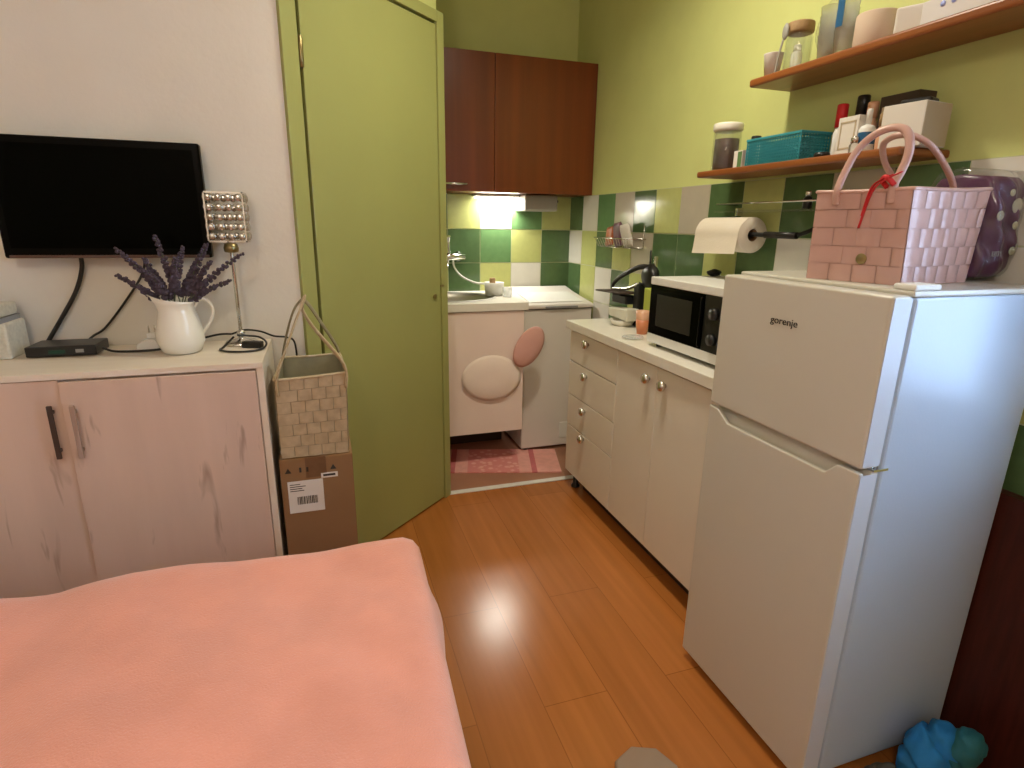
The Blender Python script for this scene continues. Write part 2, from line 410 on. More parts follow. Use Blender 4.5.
# lower door with a scooped grip along its top edge
def scoop():
    bm = nb()
    ys = [FY0,.850,.880,1.205,1.245,FY1]; zt = [.848,.848,.818,.818,.846,.850]
    pts = [(FY0,.03)]+[(y_,z_) for y_,z_ in zip(ys,zt)]+[(FY1,.03)]
    pts = [(a-1.04,b) for a,b in pts]
    prism(bm, pts, 'x', FX-1.27, FX+.012-1.27)
    return bm
obj('fridge_door', scoop(), M['enamel'], fr, bevel=.003)
obj('fridge_door_core', fbx(FX+.012,FY0,.03,FX+.05,FY1,.806), M['enamel'], fr, bevel=.002)
bm = nb(); prism(bm, [(FX+.012-1.27,.806),(FX+.05-1.27,.806),(FX+.05-1.27,.852),(FX+.036-1.27,.852)], 'y', FY0-1.04, FY1-1.04)
obj('grip_recess', bm, M['grey_plastic'] if False else M['enamel'], fr)
obj('edge_daylight_tint', fbx(FX+.004,FY0-.0012,.862,FX+.049,FY0+.001,FZ-.013), M['edge_daylight_tint'], fr)  # added strips carrying painted daylight along the near edge of both doors
obj('edge_daylight_tint', fbx(FX+.004,FY0-.0012,.034,FX+.049,FY0+.001,.843), M['edge_daylight_tint'], fr)
hb = nb(); lathe(hb,[(.004,0),(.004,.012)],FX+.045-1.27,FY0+.012-1.04,10,cz=.846); bx(hb,FX+.035-1.27,FY0-.003-1.04,.849,FX+.075-1.27,FY0+.02-1.04,.854)
obj('hinge', hb, M['chrome'], fr)
obj('top_hinge_cover', fbx(FX+.055,FY0+.002,FZ,FX+.125,FY0+.05,FZ+.012), M['white_plastic'], fr, bevel=.004)
text_mesh('brand_lettering','gorenje',.024,M['print'],fr,L_(FX-.0008,1.055,1.122),(PI/2,0,-PI/2),sx=1.15)
for (x,y) in ((FX+.09,FY0+.04),(FX+.09,FY1-.04),(1.45,FY0+.04),(1.45,FY1-.04)):
    fb = nb(); lathe(fb,[(.018,0),(.018,.035)],x-1.27,y-1.04,14); obj('foot', fb, M['black'], fr)

# ------------------------------------------------------------------ drawer unit, door unit, worktop
CX = 1.155; CZ=.88
def kitchen_knob(parent, x, y, z, nm='knob'):
    kb = nb(); lathe(kb, [(.008,0),(.008,-.008),(.018,-.011),(.0215,-.019),(.0175,-.027),(.006,-.031),(0,-.031)], x, y, 18, axis='x', cz=z)
    return obj(nm, kb, M['steel'], parent, smooth=True)
du = thing('drawer_cabinet', 'cream four-drawer base cabinet at far end of worktop', 'cabinet', (1.34,2.30,0))
def loc2(ox,oy): return lambda x0,y0,z0,x1,y1,z1: bx(nb(), x0-ox,y0-oy,z0,x1-ox,y1-oy,z1)
b2 = loc2(1.34,2.30)
YS = 2.068
obj('carcass', b2(CX+.018,YS,.09,1.52,2.555,CZ-.04), M['cream'], du)
for z0,z1,kz in ((.684,.832,.798),(.512,.680,.643),(.350,.508,.490),(.092,.346,.329)):
    dr = obj('drawer', b2(CX,YS+.002,z0,CX+.018,2.553,z1), M['cream'], du, bevel=.002)
    kitchen_knob(dr, CX-1.34, 2.352-2.30, kz if kz!=.49 else .470)
for (x,y) in ((1.27,YS+.04),(1.20,2.51),(1.48,YS+.04),(1.48,2.51)):
    fb=nb(); lathe(fb,[(.022,0),(.022,.01),(.014,.02),(.014,.09)],x-1.34,y-2.30,14); obj('leg', fb, M['black'], du)
bc = thing('base_cabinet', 'cream two-door base cabinet between drawers and fridge', 'cabinet', (1.34,1.68,0))
b3 = loc2(1.34,1.68)
obj('carcass', b3(CX+.018,1.30,.09,1.52,YS,CZ-.04), M['cream'], bc)
YM = 1.764
for y0,y1,ky in ((YM+.0015,YS-.002,1.817),(1.302,YM-.0015,1.708)):
    dr = obj('door', b3(CX,y0,.092,CX+.018,y1,.832), M['cream'], bc, bevel=.002)
    kitchen_knob(dr, CX-1.34, ky-1.68, .776)
for (x,y) in ((1.27,1.36),(1.27,2.02),(1.48,1.36),(1.48,2.02)):
    fb=nb(); lathe(fb,[(.022,0),(.022,.01),(.014,.02),(.014,.09)],x-1.34,y-1.68,14); obj('leg', fb, M['black'], bc)
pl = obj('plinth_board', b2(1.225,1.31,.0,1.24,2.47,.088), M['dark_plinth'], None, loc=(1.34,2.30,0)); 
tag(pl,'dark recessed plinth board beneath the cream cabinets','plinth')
wt = obj('worktop', loc2(1.34,1.93)(CX-.018,1.29,CZ-.04,XW-.008,2.575,CZ), M['worktop'], None, bevel=.003, loc=(1.34,1.93,0))
tag(wt,'narrow white worktop carrying the microwave, along right wall','worktop')

# ------------------------------------------------------------------ microwave
mw = thing('microwave', 'white microwave oven with black glass door on worktop', 'microwave', (1.36,1.73,CZ))
def b4(x0,y0,z0,x1,y1,z1,bm=None): return bx(bm or nb(), x0-1.36,y0-1.73,z0-CZ,x1-1.36,y1-1.73,z1-CZ)
MX=1.205
obj('case', b4(MX+.012,1.48,.898,1.52,1.935,1.147), M['white_plastic'], mw, bevel=.004)
obj('front_frame', b4(MX,1.48,.896,MX+.014,1.937,.930), M['white_plastic'], mw, bevel=.002)
obj('door', b4(MX,1.60,.930,MX+.013,1.936,1.118), M['screen'], mw, bevel=.003)
obj('door_window', b4(MX-.0015,1.665,.965,MX,1.885,1.085), M['black'], mw, bevel=.0005)
obj('door_handle', b4(MX-.010,1.602,.94,MX,1.611,1.108), M['piano'], mw, bevel=.003)
obj('control_panel', b4(MX,1.48,.930,MX+.013,1.598,1.118), M['black'], mw, bevel=.002)
obj('top_trim', b4(MX-.001,1.48,1.118,MX+.014,1.937,1.147), M['white_plastic'], mw, bevel=.003)
for z in (.975,1.06):
    kb=nb(); lathe(kb,[(.02,0),(.018,-.015),(0,-.015)],MX-1.36,1.54-1.73,20,axis='x',cz=z-CZ); obj('dial',kb,M['black'],mw)
for x in (1.24,1.49):
    for y in (1.51,1.90):
        fb=nb(); lathe(fb,[(.012,0),(.012,.019)],x-1.36,y-1.73,12); obj('foot',fb,M['black'],mw)

# ------------------------------------------------------------------ upper cabinet + light
uc = thing('wall_cabinet', 'reddish brown two-door wall cabinet above the sink', 'cabinet', (1.05,3.32,1.5))
def b5(x0,y0,z0,x1,y1,z1): return bx(nb(), x0-1.05,y0-3.32,z0-1.5,x1-1.05,y1-3.32,z1-1.5)
obj('carcass', b5(.31,3.19,1.502,XW-.003,YB-.01,2.185), M['mahogany'], uc)
for x0,x1 in ((.31,.938),(.941,XW-.004)):
    dd = obj('door', b5(x0,3.17,1.5,x1,3.188,2.187), M['mahogany'], uc, bevel=.0015)
    if x0<.5:
        hb=nb(); y0=3.17-3.32
        for x in (.665,.775): lathe(hb,[(.005,0),(.005,-.022)],x-1.05,y0,10,axis='y',cz=.037)
        lathe(hb,[(.006,-.005),(.006,.125)],.655-1.05,y0-.022,10,axis='x',cz=.037)
        obj('handle',hb,M['steel'],dd)
ul = thing('under_cabinet_light','slim glowing light strip under the brown wall cabinet','light',(1.028,3.42,1.5))
obj('housing', bx(nb(), -.14,-.035,-.014,.135,.035,-.001), M['white_plastic'], ul, bevel=.002)
obj('tube', bx(nb(), -.13,-.026,-.022,.127,.026,-.0145), M['tube_glow'], ul, bevel=.002)
hd = thing('grey_box','small grey box with black knob under wall cabinet right of lit strip','box',(1.262,3.335,1.5))
obj('case', bx(nb(), -.105,-.06,-.092,.10,.12,-.0015), M['grey_plastic'], hd, bevel=.008)
kb=nb(); lathe(kb,[(.009,0),(.008,.012),(0,.012)],.10,-.03,12,axis='x',cz=-.035); obj('knob',kb,M['black'],hd)

# ------------------------------------------------------------------ sink unit
SX1, SY0, SZ = 1.045, 2.87, .93
su = thing('sink_cabinet','pinkish white sink base cabinet left of the washing machine','cabinet',(.68,3.16,0))
def b6(x0,y0,z0,x1,y1,z1): return bx(nb(), x0-.68,y0-3.16,z0,x1-.68,y1-3.16,z1)
M['pinkwhite'] = mat('pinkish_white_laminate', (.86,.70,.63), .45, var=.05, vscale=3)
bm=nb()
for q in ((.31,SY0+.03,.2,.328,YB-.02,SZ-.042),(SX1-.038,SY0+.03,.2,SX1-.02,YB-.02,SZ-.042),(.328,SY0+.03,.2,SX1-.038,YB-.02,.218),(.328,YB-.038,.218,SX1-.038,YB-.02,SZ-.15)):
    bx(bm,q[0]-.68,q[1]-3.16,q[2],q[3]-.68,q[4]-3.16,q[5])
obj('carcass', bm, M['pinkwhite'], su)
for x0,x1 in ((.31,.60),(.603,SX1-.02)):
    obj('door', b6(x0,SY0+.012,.205,x1,SY0+.029,SZ-.045), M['pinkwhite'], su, bevel=.002)
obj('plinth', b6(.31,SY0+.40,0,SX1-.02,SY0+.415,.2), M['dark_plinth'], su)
st = thing('sink_counter','white counter slab with inset oval steel sink','counter',(.68,3.16,SZ-.04))
def slab_hole(x0,y0,x1,y1,z0,z1,cx,cy,rx,ry,n=64):
    bm=nb(); T=[];O=[];TB_=[];OB=[]
    for i in range(n):
        a=2*PI*i/n; c,s=math.cos(a),math.sin(a)
        ix,iy=cx+rx*c,cy+ry*s
        ks=[]
        if c>1e-9: ks.append((x1-cx)/c)
        if c<-1e-9: ks.append((x0-cx)/c)
        if s>1e-9: ks.append((y1-cy)/s)
        if s<-1e-9: ks.append((y0-cy)/s)
        k=min(ks); ox,oy=cx+k*c,cy+k*s
        T.append(bm.verts.new((ix,iy,z1)));O.append(bm.verts.new((ox,oy,z1)));TB_.append(bm.verts.new((ix,iy,z0)));OB.append(bm.verts.new((ox,oy,z0)))
    corners=[(x1,y1),(x0,y1),(x0,y0),(x1,y0)]
    for (qx,qy) in corners:   # pull the nearest outer vertex onto each corner
        i=min(range(n),key=lambda j:(O[j].co.x-qx)**2+(O[j].co.y-qy)**2)
        O[i].co=Vector((qx,qy,z1)); OB[i].co=Vector((qx,qy,z0))
    for i in range(n):
        j=(i+1)%n
        bm.faces.new((T[i],T[j],O[j],O[i])); bm.faces.new((TB_[i],OB[i],OB[j],TB_[j]))
        bm.faces.new((O[i],O[j],OB[j],OB[i])); bm.faces.new((T[i],TB_[i],TB_[j],T[j]))
    return bm
SCX,SCY=.68-.02-.68, 3.165-3.16
obj('slab', slab_hole(.302-.68,SY0-3.16,SX1-.68,YB-.01-3.16,0,.04,SCX,SCY,.27,.20), M['worktop'], st)
bm=nb(); n=48; rings=[]
for (k,z) in ((1.07,.0435),(1.03,.046),(.985,.041),(.95,.01),(.9,-.05),(.75,-.085),(.1,-.09),(.0,-.09)):
    rings.append([bm.verts.new((SCX+.27*k*math.cos(2*PI*i/n), SCY+.20*k*math.sin(2*PI*i/n), z)) for i in range(n)])
for a,b in zip(rings,rings[1:]):
    for i in range(n):
        f=bm.faces.new((a[i],a[(i+1)%n],b[(i+1)%n],b[i])); f.smooth=True
bmesh.ops.remove_doubles(bm,verts=bm.verts,dist=1e-5)
obj('sink_bowl', bm, mat('satin_steel',(.42,.40,.36),.4,metal=1,var=.05), st)
fc = thing('faucet','chrome wall-mounted mixer tap with white hose over sink','tap',(.722,YB-.01,1.14))
bm=nb(); lathe(bm,[(.03,0),(.03,-.01),(.018,-.014),(.018,-.05)],-.03,0,16,axis='y',cz=0); lathe(bm,[(.03,0),(.03,-.01),(.018,-.014),(.018,-.05)],.10-.03-.0,0,16,axis='y',cz=0)
lathe(bm,[(.021,-.08),(.021,.10)],.0,-.06,16,axis='x',cz=0)
obj('body',bm,M['chrome'],fc)
bm=nb(); tube(bm,[(0,-.06,.02),(0,-.06,.08),(0,-.075,.12)],.014,10); obj('lever',bm,M['chrome'],fc)
bm=nb(); tube(bm,[(.0,-.06,-.02),(-.02,-.12,-.03),(-.04,-.2,-.05)],.011,10); obj('spout',bm,M['chrome'],fc)
bm=nb(); tube(bm,[(.03,-.06,-.015),(.035,-.07,-.06),(.07,-.10,-.11),(.14,-.14,-.145),(.20,-.17,-.150)],.006,8); obj('hose',bm,M['white_plastic'],fc)
cp = thing('white_tub','white plastic tub with small brown lid knob on sink counter','tub',(.955,3.22,SZ))
bm=nb(); lathe(bm,[(.0,0),(.052,0),(.058,.075),(.053,.075),(.048,.006),(0,.006)],0,0,24,cap=False); obj('tub_body',bm,M['white_plastic'],cp)
bm=nb(); lathe(bm,[(.0,.002),(.018,.0075),(.018,.095),(.014,.1),(0,.1)],-.01,0,14,cap=False); obj('brush_handle',bm,M['cork'],cp)
g1 = nb(); lathe(g1,[(0,0),(.025,0),(.028,.055),(.026,.055),(.022,.004),(0,.004)],0,0,20,cap=False)
tag(obj('glass_tumbler',g1,M['cupfilm'],loc=(1.005,3.12,SZ)),'small clear tumbler on sink counter right of white tub','glass')

# washing machine
wm = thing('washing_machine','white top-loading washing machine in the kitchen corner','washing machine',(1.29,3.2,0))
def b7(x0,y0,z0,x1,y1,z1): return bx(nb(), x0-1.29,y0-3.2,z0,x1-1.29,y1-3.2,z1)
obj('body', b7(1.075,3.03,.02,1.50,3.44,.865), M['washer'], wm, bevel=.008, seg=3)
bm=nb(); prism(bm,[(3.015-3.2,.868),(3.015-3.2,.893),(3.30-3.2,.93),(3.44-3.2,.955),(3.44-3.2,.868)],'x',1.07-1.29,1.505-1.29)
obj('lid', bm, M['washer'], wm, bevel=.01, seg=3)
obj('lid_gap', b7(1.078,3.022,.8645,1.497,3.1,.8685), M['gap'], wm)
obj('lid_handle', b7(1.20,3.008,.872,1.40,3.016,.884), M['rubber'], wm, bevel=.002)
bm=nb(); prism(bm,[(3.06-3.2,.9005),(3.06-3.2,.9035),(3.29-3.2,.933),(3.29-3.2,.930)],'x',1.12-1.29,1.455-1.29); obj('lid_panel',bm,M['white_plastic'],wm,bevel=.001)
obj('filter_cover', b7(1.32,3.026,.07,1.42,3.031,.17), M['white_plastic'], wm, bevel=.002)
for x in (1.11,1.46):
    for y in (3.06,3.40):
        fb=nb(); lathe(fb,[(.018,0),(.018,.021)],x-1.29,y-3.2,12); obj('foot',fb,M['black'],wm)

# cloths hanging at the sink cabinet
def cloth(name, cx, cz, rx, rz, y, m, tilt, label, seed):
    bm=nb(); n=40; k=8; rnd=random.Random(seed)
    c0=bm.verts.new((0,-.018,0)); prev=None; rings=[]
    for j in range(1,k+1):
        t=j/k; ring=[]
        for i in range(n):
            a=2*PI*i/n; x=rx*t*math.cos(a); z=rz*t*math.sin(a)
            ring.append(bm.verts.new((x, -.018*(1-t**3), z)))
        rings.append(ring)
    for i in range(n): bm.faces.new((c0,rings[0][i],rings[0][(i+1)%n]))
    for a,b in zip(rings,rings[1:]):
        for i in range(n): bm.faces.new((a[i],b[i],b[(i+1)%n],a[(i+1)%n]))
    o=obj(name,bm,m,smooth=True,loc=(cx,y,cz),rot=(0,tilt,0))
    s=o.modifiers.new('thick','SOLIDIFY'); s.thickness=.006; s.offset=1
    tag(o,label,'cloth'); return o
cloth('pink_cloth',1.045,.69,.072,.12,SY0-.012,M['pinkcloth'],.55,'dusty pink oval cloth hanging from sink counter corner',1)
cloth('pale_cloth',.84,.525,.165,.125,SY0+.004,M['palecloth'],.05,'pale whitish-pink oval cloth on front of sink cabinet',2)

# rug
def rug_mat():
    m = bpy.data.materials.new('pink_patterned_rug'); m.use_nodes=True
    nt=m.node_tree;N=nt.nodes;L=nt.links;b=N['Principled BSDF']; b.inputs['Roughness'].default_value=.95
    tc=N.new('ShaderNodeTexCoord'); v=N.new('ShaderNodeTexVoronoi'); v.inputs['Scale'].default_value=26
    L.new(tc.outputs['Object'],v.inputs['Vector'])
    r=N.new('ShaderNodeValToRGB'); r.color_ramp.elements[0].position=.25;r.color_ramp.elements[1].position=.45
    r.color_ramp.elements[0].color=(.86,.44,.38,1); r.color_ramp.elements[1].color=(.74,.27,.25,1)
    L.new(v.outputs['Distance'],r.inputs['Fac']); L.new(r.outputs[0],b.inputs['Base Color']); return m
M['rug']=rug_mat(); M['rug_plain']=mat('pink_rug_plain',(.84,.41,.36),.95,bump=.5,bscale=150,var=.1,vscale=30); M['rug_band']=mat('deep_pink_rug_band',(.62,.17,.18),.95,bump=.5,bscale=150,var=.1,vscale=30)
rg = thing('rug','pink patterned rug on kitchen floor before the sink','rug',(.86,3.0,0))
rg.location=(.845,2.955,0); rg.rotation_euler=(0,0,-.27)
for x0,x1,nm,mm in ((-.41,-.215,'border','rug_plain'),(.275,.41,'border','rug_plain'),(-.215,-.185,'stripe','rug_band'),(.245,.275,'stripe','rug_band'),(-.185,-.115,'border','rug_plain'),(.175,.245,'border','rug_plain'),(-.115,.175,'field','rug')):
    obj(nm,bx(nb(),x0,-.165,.001,x1,.165,.008),M[mm],rg)

# ------------------------------------------------------------------ dresser
DX1, DY0, DZ = -.174, 1.69, .95
ds = thing('dresser','whitewashed oak two-door sideboard with white top below television','sideboard',(-.66,1.87,0))
def b8(x0,y0,z0,x1,y1,z1): return bx(nb(), x0+.66,y0-1.87,z0,x1+.66,y1-1.87,z1)
DX0=-1.14
obj('top', b8(DX0,DY0,DZ-.017,DX1,YT-.005,DZ), M['oak_top'], ds, bevel=.0015)
obj('side_panel', b8(DX1-.018,DY0+.002,.0,DX1,YT-.005,DZ-.017), M['oak_top'], ds, bevel=.001)
obj('side_panel', b8(DX0,DY0+.002,.0,DX0+.018,YT-.005,DZ-.017), M['oak_top'], ds, bevel=.001)
obj('carcass', b8(DX0+.018,DY0+.02,.06,DX1-.018,YT-.01,DZ-.0175), M['oak'], ds)
for x0,x1,y,zt in ((DX0+.02,-.660,DY0+.003,DZ-.019),(-.657,DX1-.02,DY0-.006,DZ-.023)):
    dd=obj('door', b8(x0,y,.06,x1,y+.015,zt), M['oak'], ds, bevel=.001)
    hx=-.682 if x0<-.8 else -.630
    hb=nb(); bx(hb,hx-.006+.66,y-.022-1.87,.725,hx+.006+.66,y-.015-1.87,.87)
    for z in (.745,.85): bx(hb,hx-.004+.66,y-.0155-1.87,z-.005,hx+.004+.66,y-1.87,z+.005)
    obj('handle',hb,mat('satin_nickel',(.42,.34,.29),.5,metal=.6,var=.05) if x0>-.8 else M['dark_plinth'],dd,bevel=.002)

# television
tv = thing('television','black flat television mounted on the off-white wall','television',(-.57,2.0,1.22))
TX0,TX1=-.832+.57,-.312+.57
bm=nb(); bx(bm,TX0,-.022,0,TX1,.012,.325); obj('bezel',bm,M['piano'],tv,bevel=.006,seg=3)
obj('screen', bx(nb(),TX0+.02,-.0235,.028,TX1-.02,-.0218,.305), M['screen'], tv)
M['bezel_trim']=mat('brown_bezel_trim',(.10,.055,.04),.3,var=.05)
obj('lower_trim', bx(nb(),TX0+.012,-.024,.001,TX1-.008,-.0218,.009), M['bezel_trim'], tv)
obj('wall_bracket', bx(nb(),-.08,.012,.10,.08,.048,.24), M['grey_plastic'], tv)
# crystal table lamp
lp = thing('table_lamp','silver table lamp with crystal bead shade beside television','lamp',(-.256,1.972,DZ))
bm=nb(); lathe(bm,[(0,0),(.048,0),(.050,.006),(.044,.012),(.012,.018),(.008,.03),(0,.03)],0,0,28,cap=False); obj('base',bm,M['chrome'],lp)
bm=nb(); lathe(bm,[(.0055,.02),(.0055,.30),(.004,.33)],0,0,12); lathe(bm,[(.010,.028),(.013,.036),(.010,.044),(.0055,.046)],0,0,14); obj('pole',bm,M['steel'],lp)
bm=nb(); lathe(bm,[(.006,.285),(.020,.288),(.022,.30),(.018,.312),(.008,.316)],0,0,18); obj('socket',bm,M['brass'],lp)
bm=nb(); hs=.053; z0s,z1s=.318,.462
for z in (z0s,z1s-.005):
    for (xa,ya,xb,yb) in ((-hs,-hs,hs,-hs+.004),(-hs,hs-.004,hs,hs),(-hs,-hs,-hs+.004,hs),(hs-.004,-hs,hs,hs)): bx(bm,xa,ya,z,xb,yb,z+.005)
for sx in (-hs,hs-.004):
    for sy in (-hs,hs-.004): bx(bm,sx,sy,z0s,sx+.004,sy+.004,z1s)
bx(bm,-hs,-.002,z0s,hs,.002,z0s+.004); bx(bm,-.002,-hs,z0s,.002,hs,z0s+.004)
sh=obj('lamp_shade',bm,M['steel'],lp)
bm=nb()
for face in range(4):
    for i in range(4):
        for j in range(5):
            u=-hs+.0133+i*.0266; z=z0s+.0165+j*.0278
            p={0:(u,-hs,z),1:(u,hs,z),2:(-hs,u,z),3:(hs,u,z)}[face]
            r=bmesh.ops.create_icosphere(bm,subdivisions=2,radius=1)
            for v in r['verts']:
                s=Vector((.0105,.0105,.0112))
                if face<2: s.y=.005
                else: s.x=.005
                v.co=Vector((v.co.x*s.x+p[0],v.co.y*s.y+p[1],v.co.z*s.z+p[2]))
o=obj('crystal_beads',bm,M['crystal'],sh); o['kind']='stuff'
# jug + lavender
JX,JY=-.408,1.885
jg = thing('jug','white ceramic jug holding lavender on the sideboard','jug',(JX,JY,DZ))
bm=nb(); n=36; rings=[]
prof=[(0,0),(.040,0),(.052,.006),(.063,.035),(.064,.06),(.056,.095),(.047,.125),(.047,.145),(.052,.165),(.049,.165),(.043,.144),(.043,.124),(.052,.094),(.059,.06),(.055,.03),(.03,.01),(0,.01)]
for (r,z) in prof:
    ring=[]
    for i in range(n):
        a=2*PI*i/n; k=0
        if z>.12: k=max(0,math.cos(a-PI))**6*(z-.12)/.045
        rr=r*(1+.42*k)
        ring.append(bm.verts.new((rr*math.cos(a),rr*math.sin(a)*(1-.2*k),z+.010*k-(.014*((1+math.cos(a))/2)**1 if z>.15 else 0))))
    rings.append(ring)
for a,b in zip(rings,rings[1:]):
    for i in range(n):
        f=bm.faces.new((a[i],a[(i+1)%n],b[(i+1)%n],b[i])); f.smooth=True
bmesh.ops.remove_doubles(bm,verts=bm.verts,dist=1e-5)
obj('jug_body',bm,M['ceramic'],jg,smooth=True)
bm=nb(); tube(bm,[(.046,0,.135),(.062,0,.155),(.083,0,.152),(.094,0,.125),(.084,0,.09),(.06,0,.055)],.0055,10,flat=.8); obj('jug_handle',bm,M['ceramic'],jg)
tips=[(-.125,-.01,.300),(-.128,-.03,.232),(-.03,.0,.335),(.018,-.02,.275),(.035,.0,.305),(.10,-.01,.312),(.108,-.03,.265),(.192,-.02,.288),(.153,-.03,.212),(-.07,.03,.27),(.06,.03,.26),(-.10,.02,.262),(-.05,-.04,.24),(.075,-.04,.235),(-.01,.03,.25),(.13,.02,.30),(.04,-.03,.235),(-.08,-.02,.215)]
lv = thing('lavender_bunch','bunch of dark purple lavender sprigs in the white jug','flowers',(JX,JY,DZ))
for q,t in enumerate(tips[:13]):
    rnd=random.Random(q); b0=Vector((rnd.uniform(-.018,.018),rnd.uniform(-.015,.015),.10)); t=Vector(t)
    mid=b0.lerp(t,.45)+Vector((0,0,.018)); P=smoothpath([b0,mid,t],10)
    bm=nb(); tube(bm,[b0,mid,t],.0016,6,k=10); sp=obj('sprig',bm,M['lavstem'],lv)
    bm=nb(); m=len(P)
    for i in range(int(m*.42),m):
        for h in range(5):
            a=rnd.uniform(0,2*PI); f=(i-m*.42)/(m*.58); R=.0105*(1-.55*f)
            c=P[i]+Vector((math.cos(a)*R*.8,math.sin(a)*R*.8,rnd.uniform(-.003,.003)))
            r=bmesh.ops.create_icosphere(bm,subdivisions=1,radius=R*.75)
            for v in r['verts']: v.co=v.co+c
    obj('flower_spike',bm,M['lav'],sp)
# set-top box
sb = thing('set_top_box','small black set-top box with green display under television','set-top box',(-.715,1.95,DZ))
obj('case',bx(nb(),-.085,-.055,.003,.085,.055,.032),M['black'],sb,bevel=.003)
M['green_led']=mat('green_led',(.0,.03,.018),.4,emit=(.0,.35,.2),estr=.03)
obj('display',bx(nb(),-.03,-.0557,.011,.01,-.0548,.021),M['green_led'],sb)
obj('buttons',bx(nb(),.035,-.0562,.012,.055,-.0548,.022),M['grey_plastic'],sb,bevel=.001)
# white woven box far left
wb = thing('storage_basket','white woven storage basket with grey band at left edge','basket',(-.893,1.94,DZ))
obj('basket_body',bx(nb(),-.055,-.045,0,.062,.075,.10),M['woven_white'],wb,bevel=.006)
obj('lid',bx(nb(),-.058,-.048,.114,.052,.07,.150),M['woven_white'],wb,bevel=.006)
obj('grey_band',bx(nb(),-.056,-.046,.10,.054,.07,.114),M['rubber'],wb)
# plug adapter
pg = thing('plug_adapter','white plug adapter lying between set-top box and jug','plug',(-.512,1.955,DZ))
bm=nb(); prism(bm,[(-.030,0),(.030,0),(.030,.022),(.018,.034),(-.012,.030),(-.030,.016)],'y',-.018,.022); obj('housing',bm,M['white_plastic'],pg,bevel=.004)
obj('plug_head',bx(nb(),.0,-.012,.034,.030,.012,.052),M['white_plastic'],pg,bevel=.004)
for x in (.006,.022):
    bm=nb(); lathe(bm,[(.0022,.052),(.0022,.070),(.001,.072)],x,0,8); obj('prong',bm,M['steel'],pg)
def cable(name,pts,r,m,label):
    bm=nb(); tube(bm,pts,r,8,k=8); return tag(obj(name,bm,m),label,'cable')
cable('cable',[(-.667,2.018,1.235),(-.672,2.03,1.19),(-.70,2.035,1.12),(-.75,2.035,1.04),(-.785,2.03,.985),(-.80,2.02,.957),(-.80,2.012,.956)],.0062,M['black'],'thick black cable hanging from television left side')
cable('cable',[(-.50,2.018,1.23),(-.52,2.035,1.17),(-.575,2.038,1.09),(-.64,2.036,1.01),(-.675,2.03,.985),(-.69,2.018,.97),(-.69,2.010,.965)],.0035,M['black'],'thin black cable from television to back of set-top box')
cable('cable',[(-.625,1.93,.966),(-.60,1.925,.956),(-.56,1.915,.9545),(-.50,1.915,.9545),(-.46,1.93,.956),(-.455,1.98,.956),(-.40,2.02,.96),(-.33,2.02,.975),(-.29,2.02,.975)],.0035,M['black'],'black cable running from set-top box behind jug')
cable('cable',[(-.26,1.915,.990),(-.235,1.925,.985),(-.20,1.93,.978),(-.178,1.90,.966),(-.185,1.86,.9555),(-.22,1.83,.9545),(-.27,1.835,.9545),(-.305,1.87,.9545),(-.30,1.91,.956),(-.27,1.915,.985)],.0032,M['black'],'looped black cable in front of the table lamp')
cable('cable',[(-.29,2.02,.975),(-.25,2.03,.985),(-.20,1.99,.985),(-.16,1.97,.972),(-.12,1.985,.962),(-.10,2.02,.93),(-.10,2.038,.80)],.0032,M['black'],'black cable running off right end of sideboard')
ps=nb(); bx(ps,-.03,-.014,0,.03,.014,.02); o=obj('power_adapter',ps,M['black'],bevel=.004,loc=(-.218,1.905,.9502),rot=(0,0,-.35)); tag(o,'black power adapter block at foot of table lamp','adapter')

# ------------------------------------------------------------------ cardboard box and woven bag
cb_ = thing('cardboard_box','brown cardboard box with shipping label beside sideboard','box',(-.052,1.86,0))
obj('box_body', bx(nb(),-.108,-.155,0,.104,.10,.645), M['card'], cb_, bevel=.003)
obj('tape', bx(nb(),-.035,-.1562,.58,.025,-.1548,.645), M['tape'], cb_)
lab=obj('shipping_label', bx(nb(),-.090,-.1565,.467,.012,-.155,.572), M['paper'], cb_)
bm=nb(); rnd=random.Random(3); x=-.066
while x<.0-.006:
    wv=rnd.choice((.0012,.002,.003)); bx(bm,x,-.1569,.494,min(x+wv,-.006),-.1564,.520); x+=wv+rnd.choice((.0012,.002))
obj('barcode',bm,M['print'],lab)
bm=nb()
for i,wv in enumerate((.03,.045,.035,.04)): bx(bm,-.084,-.1569,.560-i*.007,-.084+wv,-.1564,.5625-i*.007)
obj('printed_lines',bm,M['print'],lab)
l2=obj('small_label', bx(nb(),.008,-.1565,.574,.057,-.155,.590), M['paper'], cb_)
bm=nb(); bx(bm,.014,-.1569,.579,.050,-.1564,.586); obj('small_print',bm,M['print'],l2)
bm=nb()
for cx in (-.085,.045): prism(bm,[(cx-.009,.600),(cx+.009,.600),(cx,.616)],'y',-.1568,-.155)
for cx in (-.05,-.03): bx(bm,cx-.003,-.1568,.600,cx+.003,-.155,.615)
obj('handling_symbols',bm,M['print'],cb_)

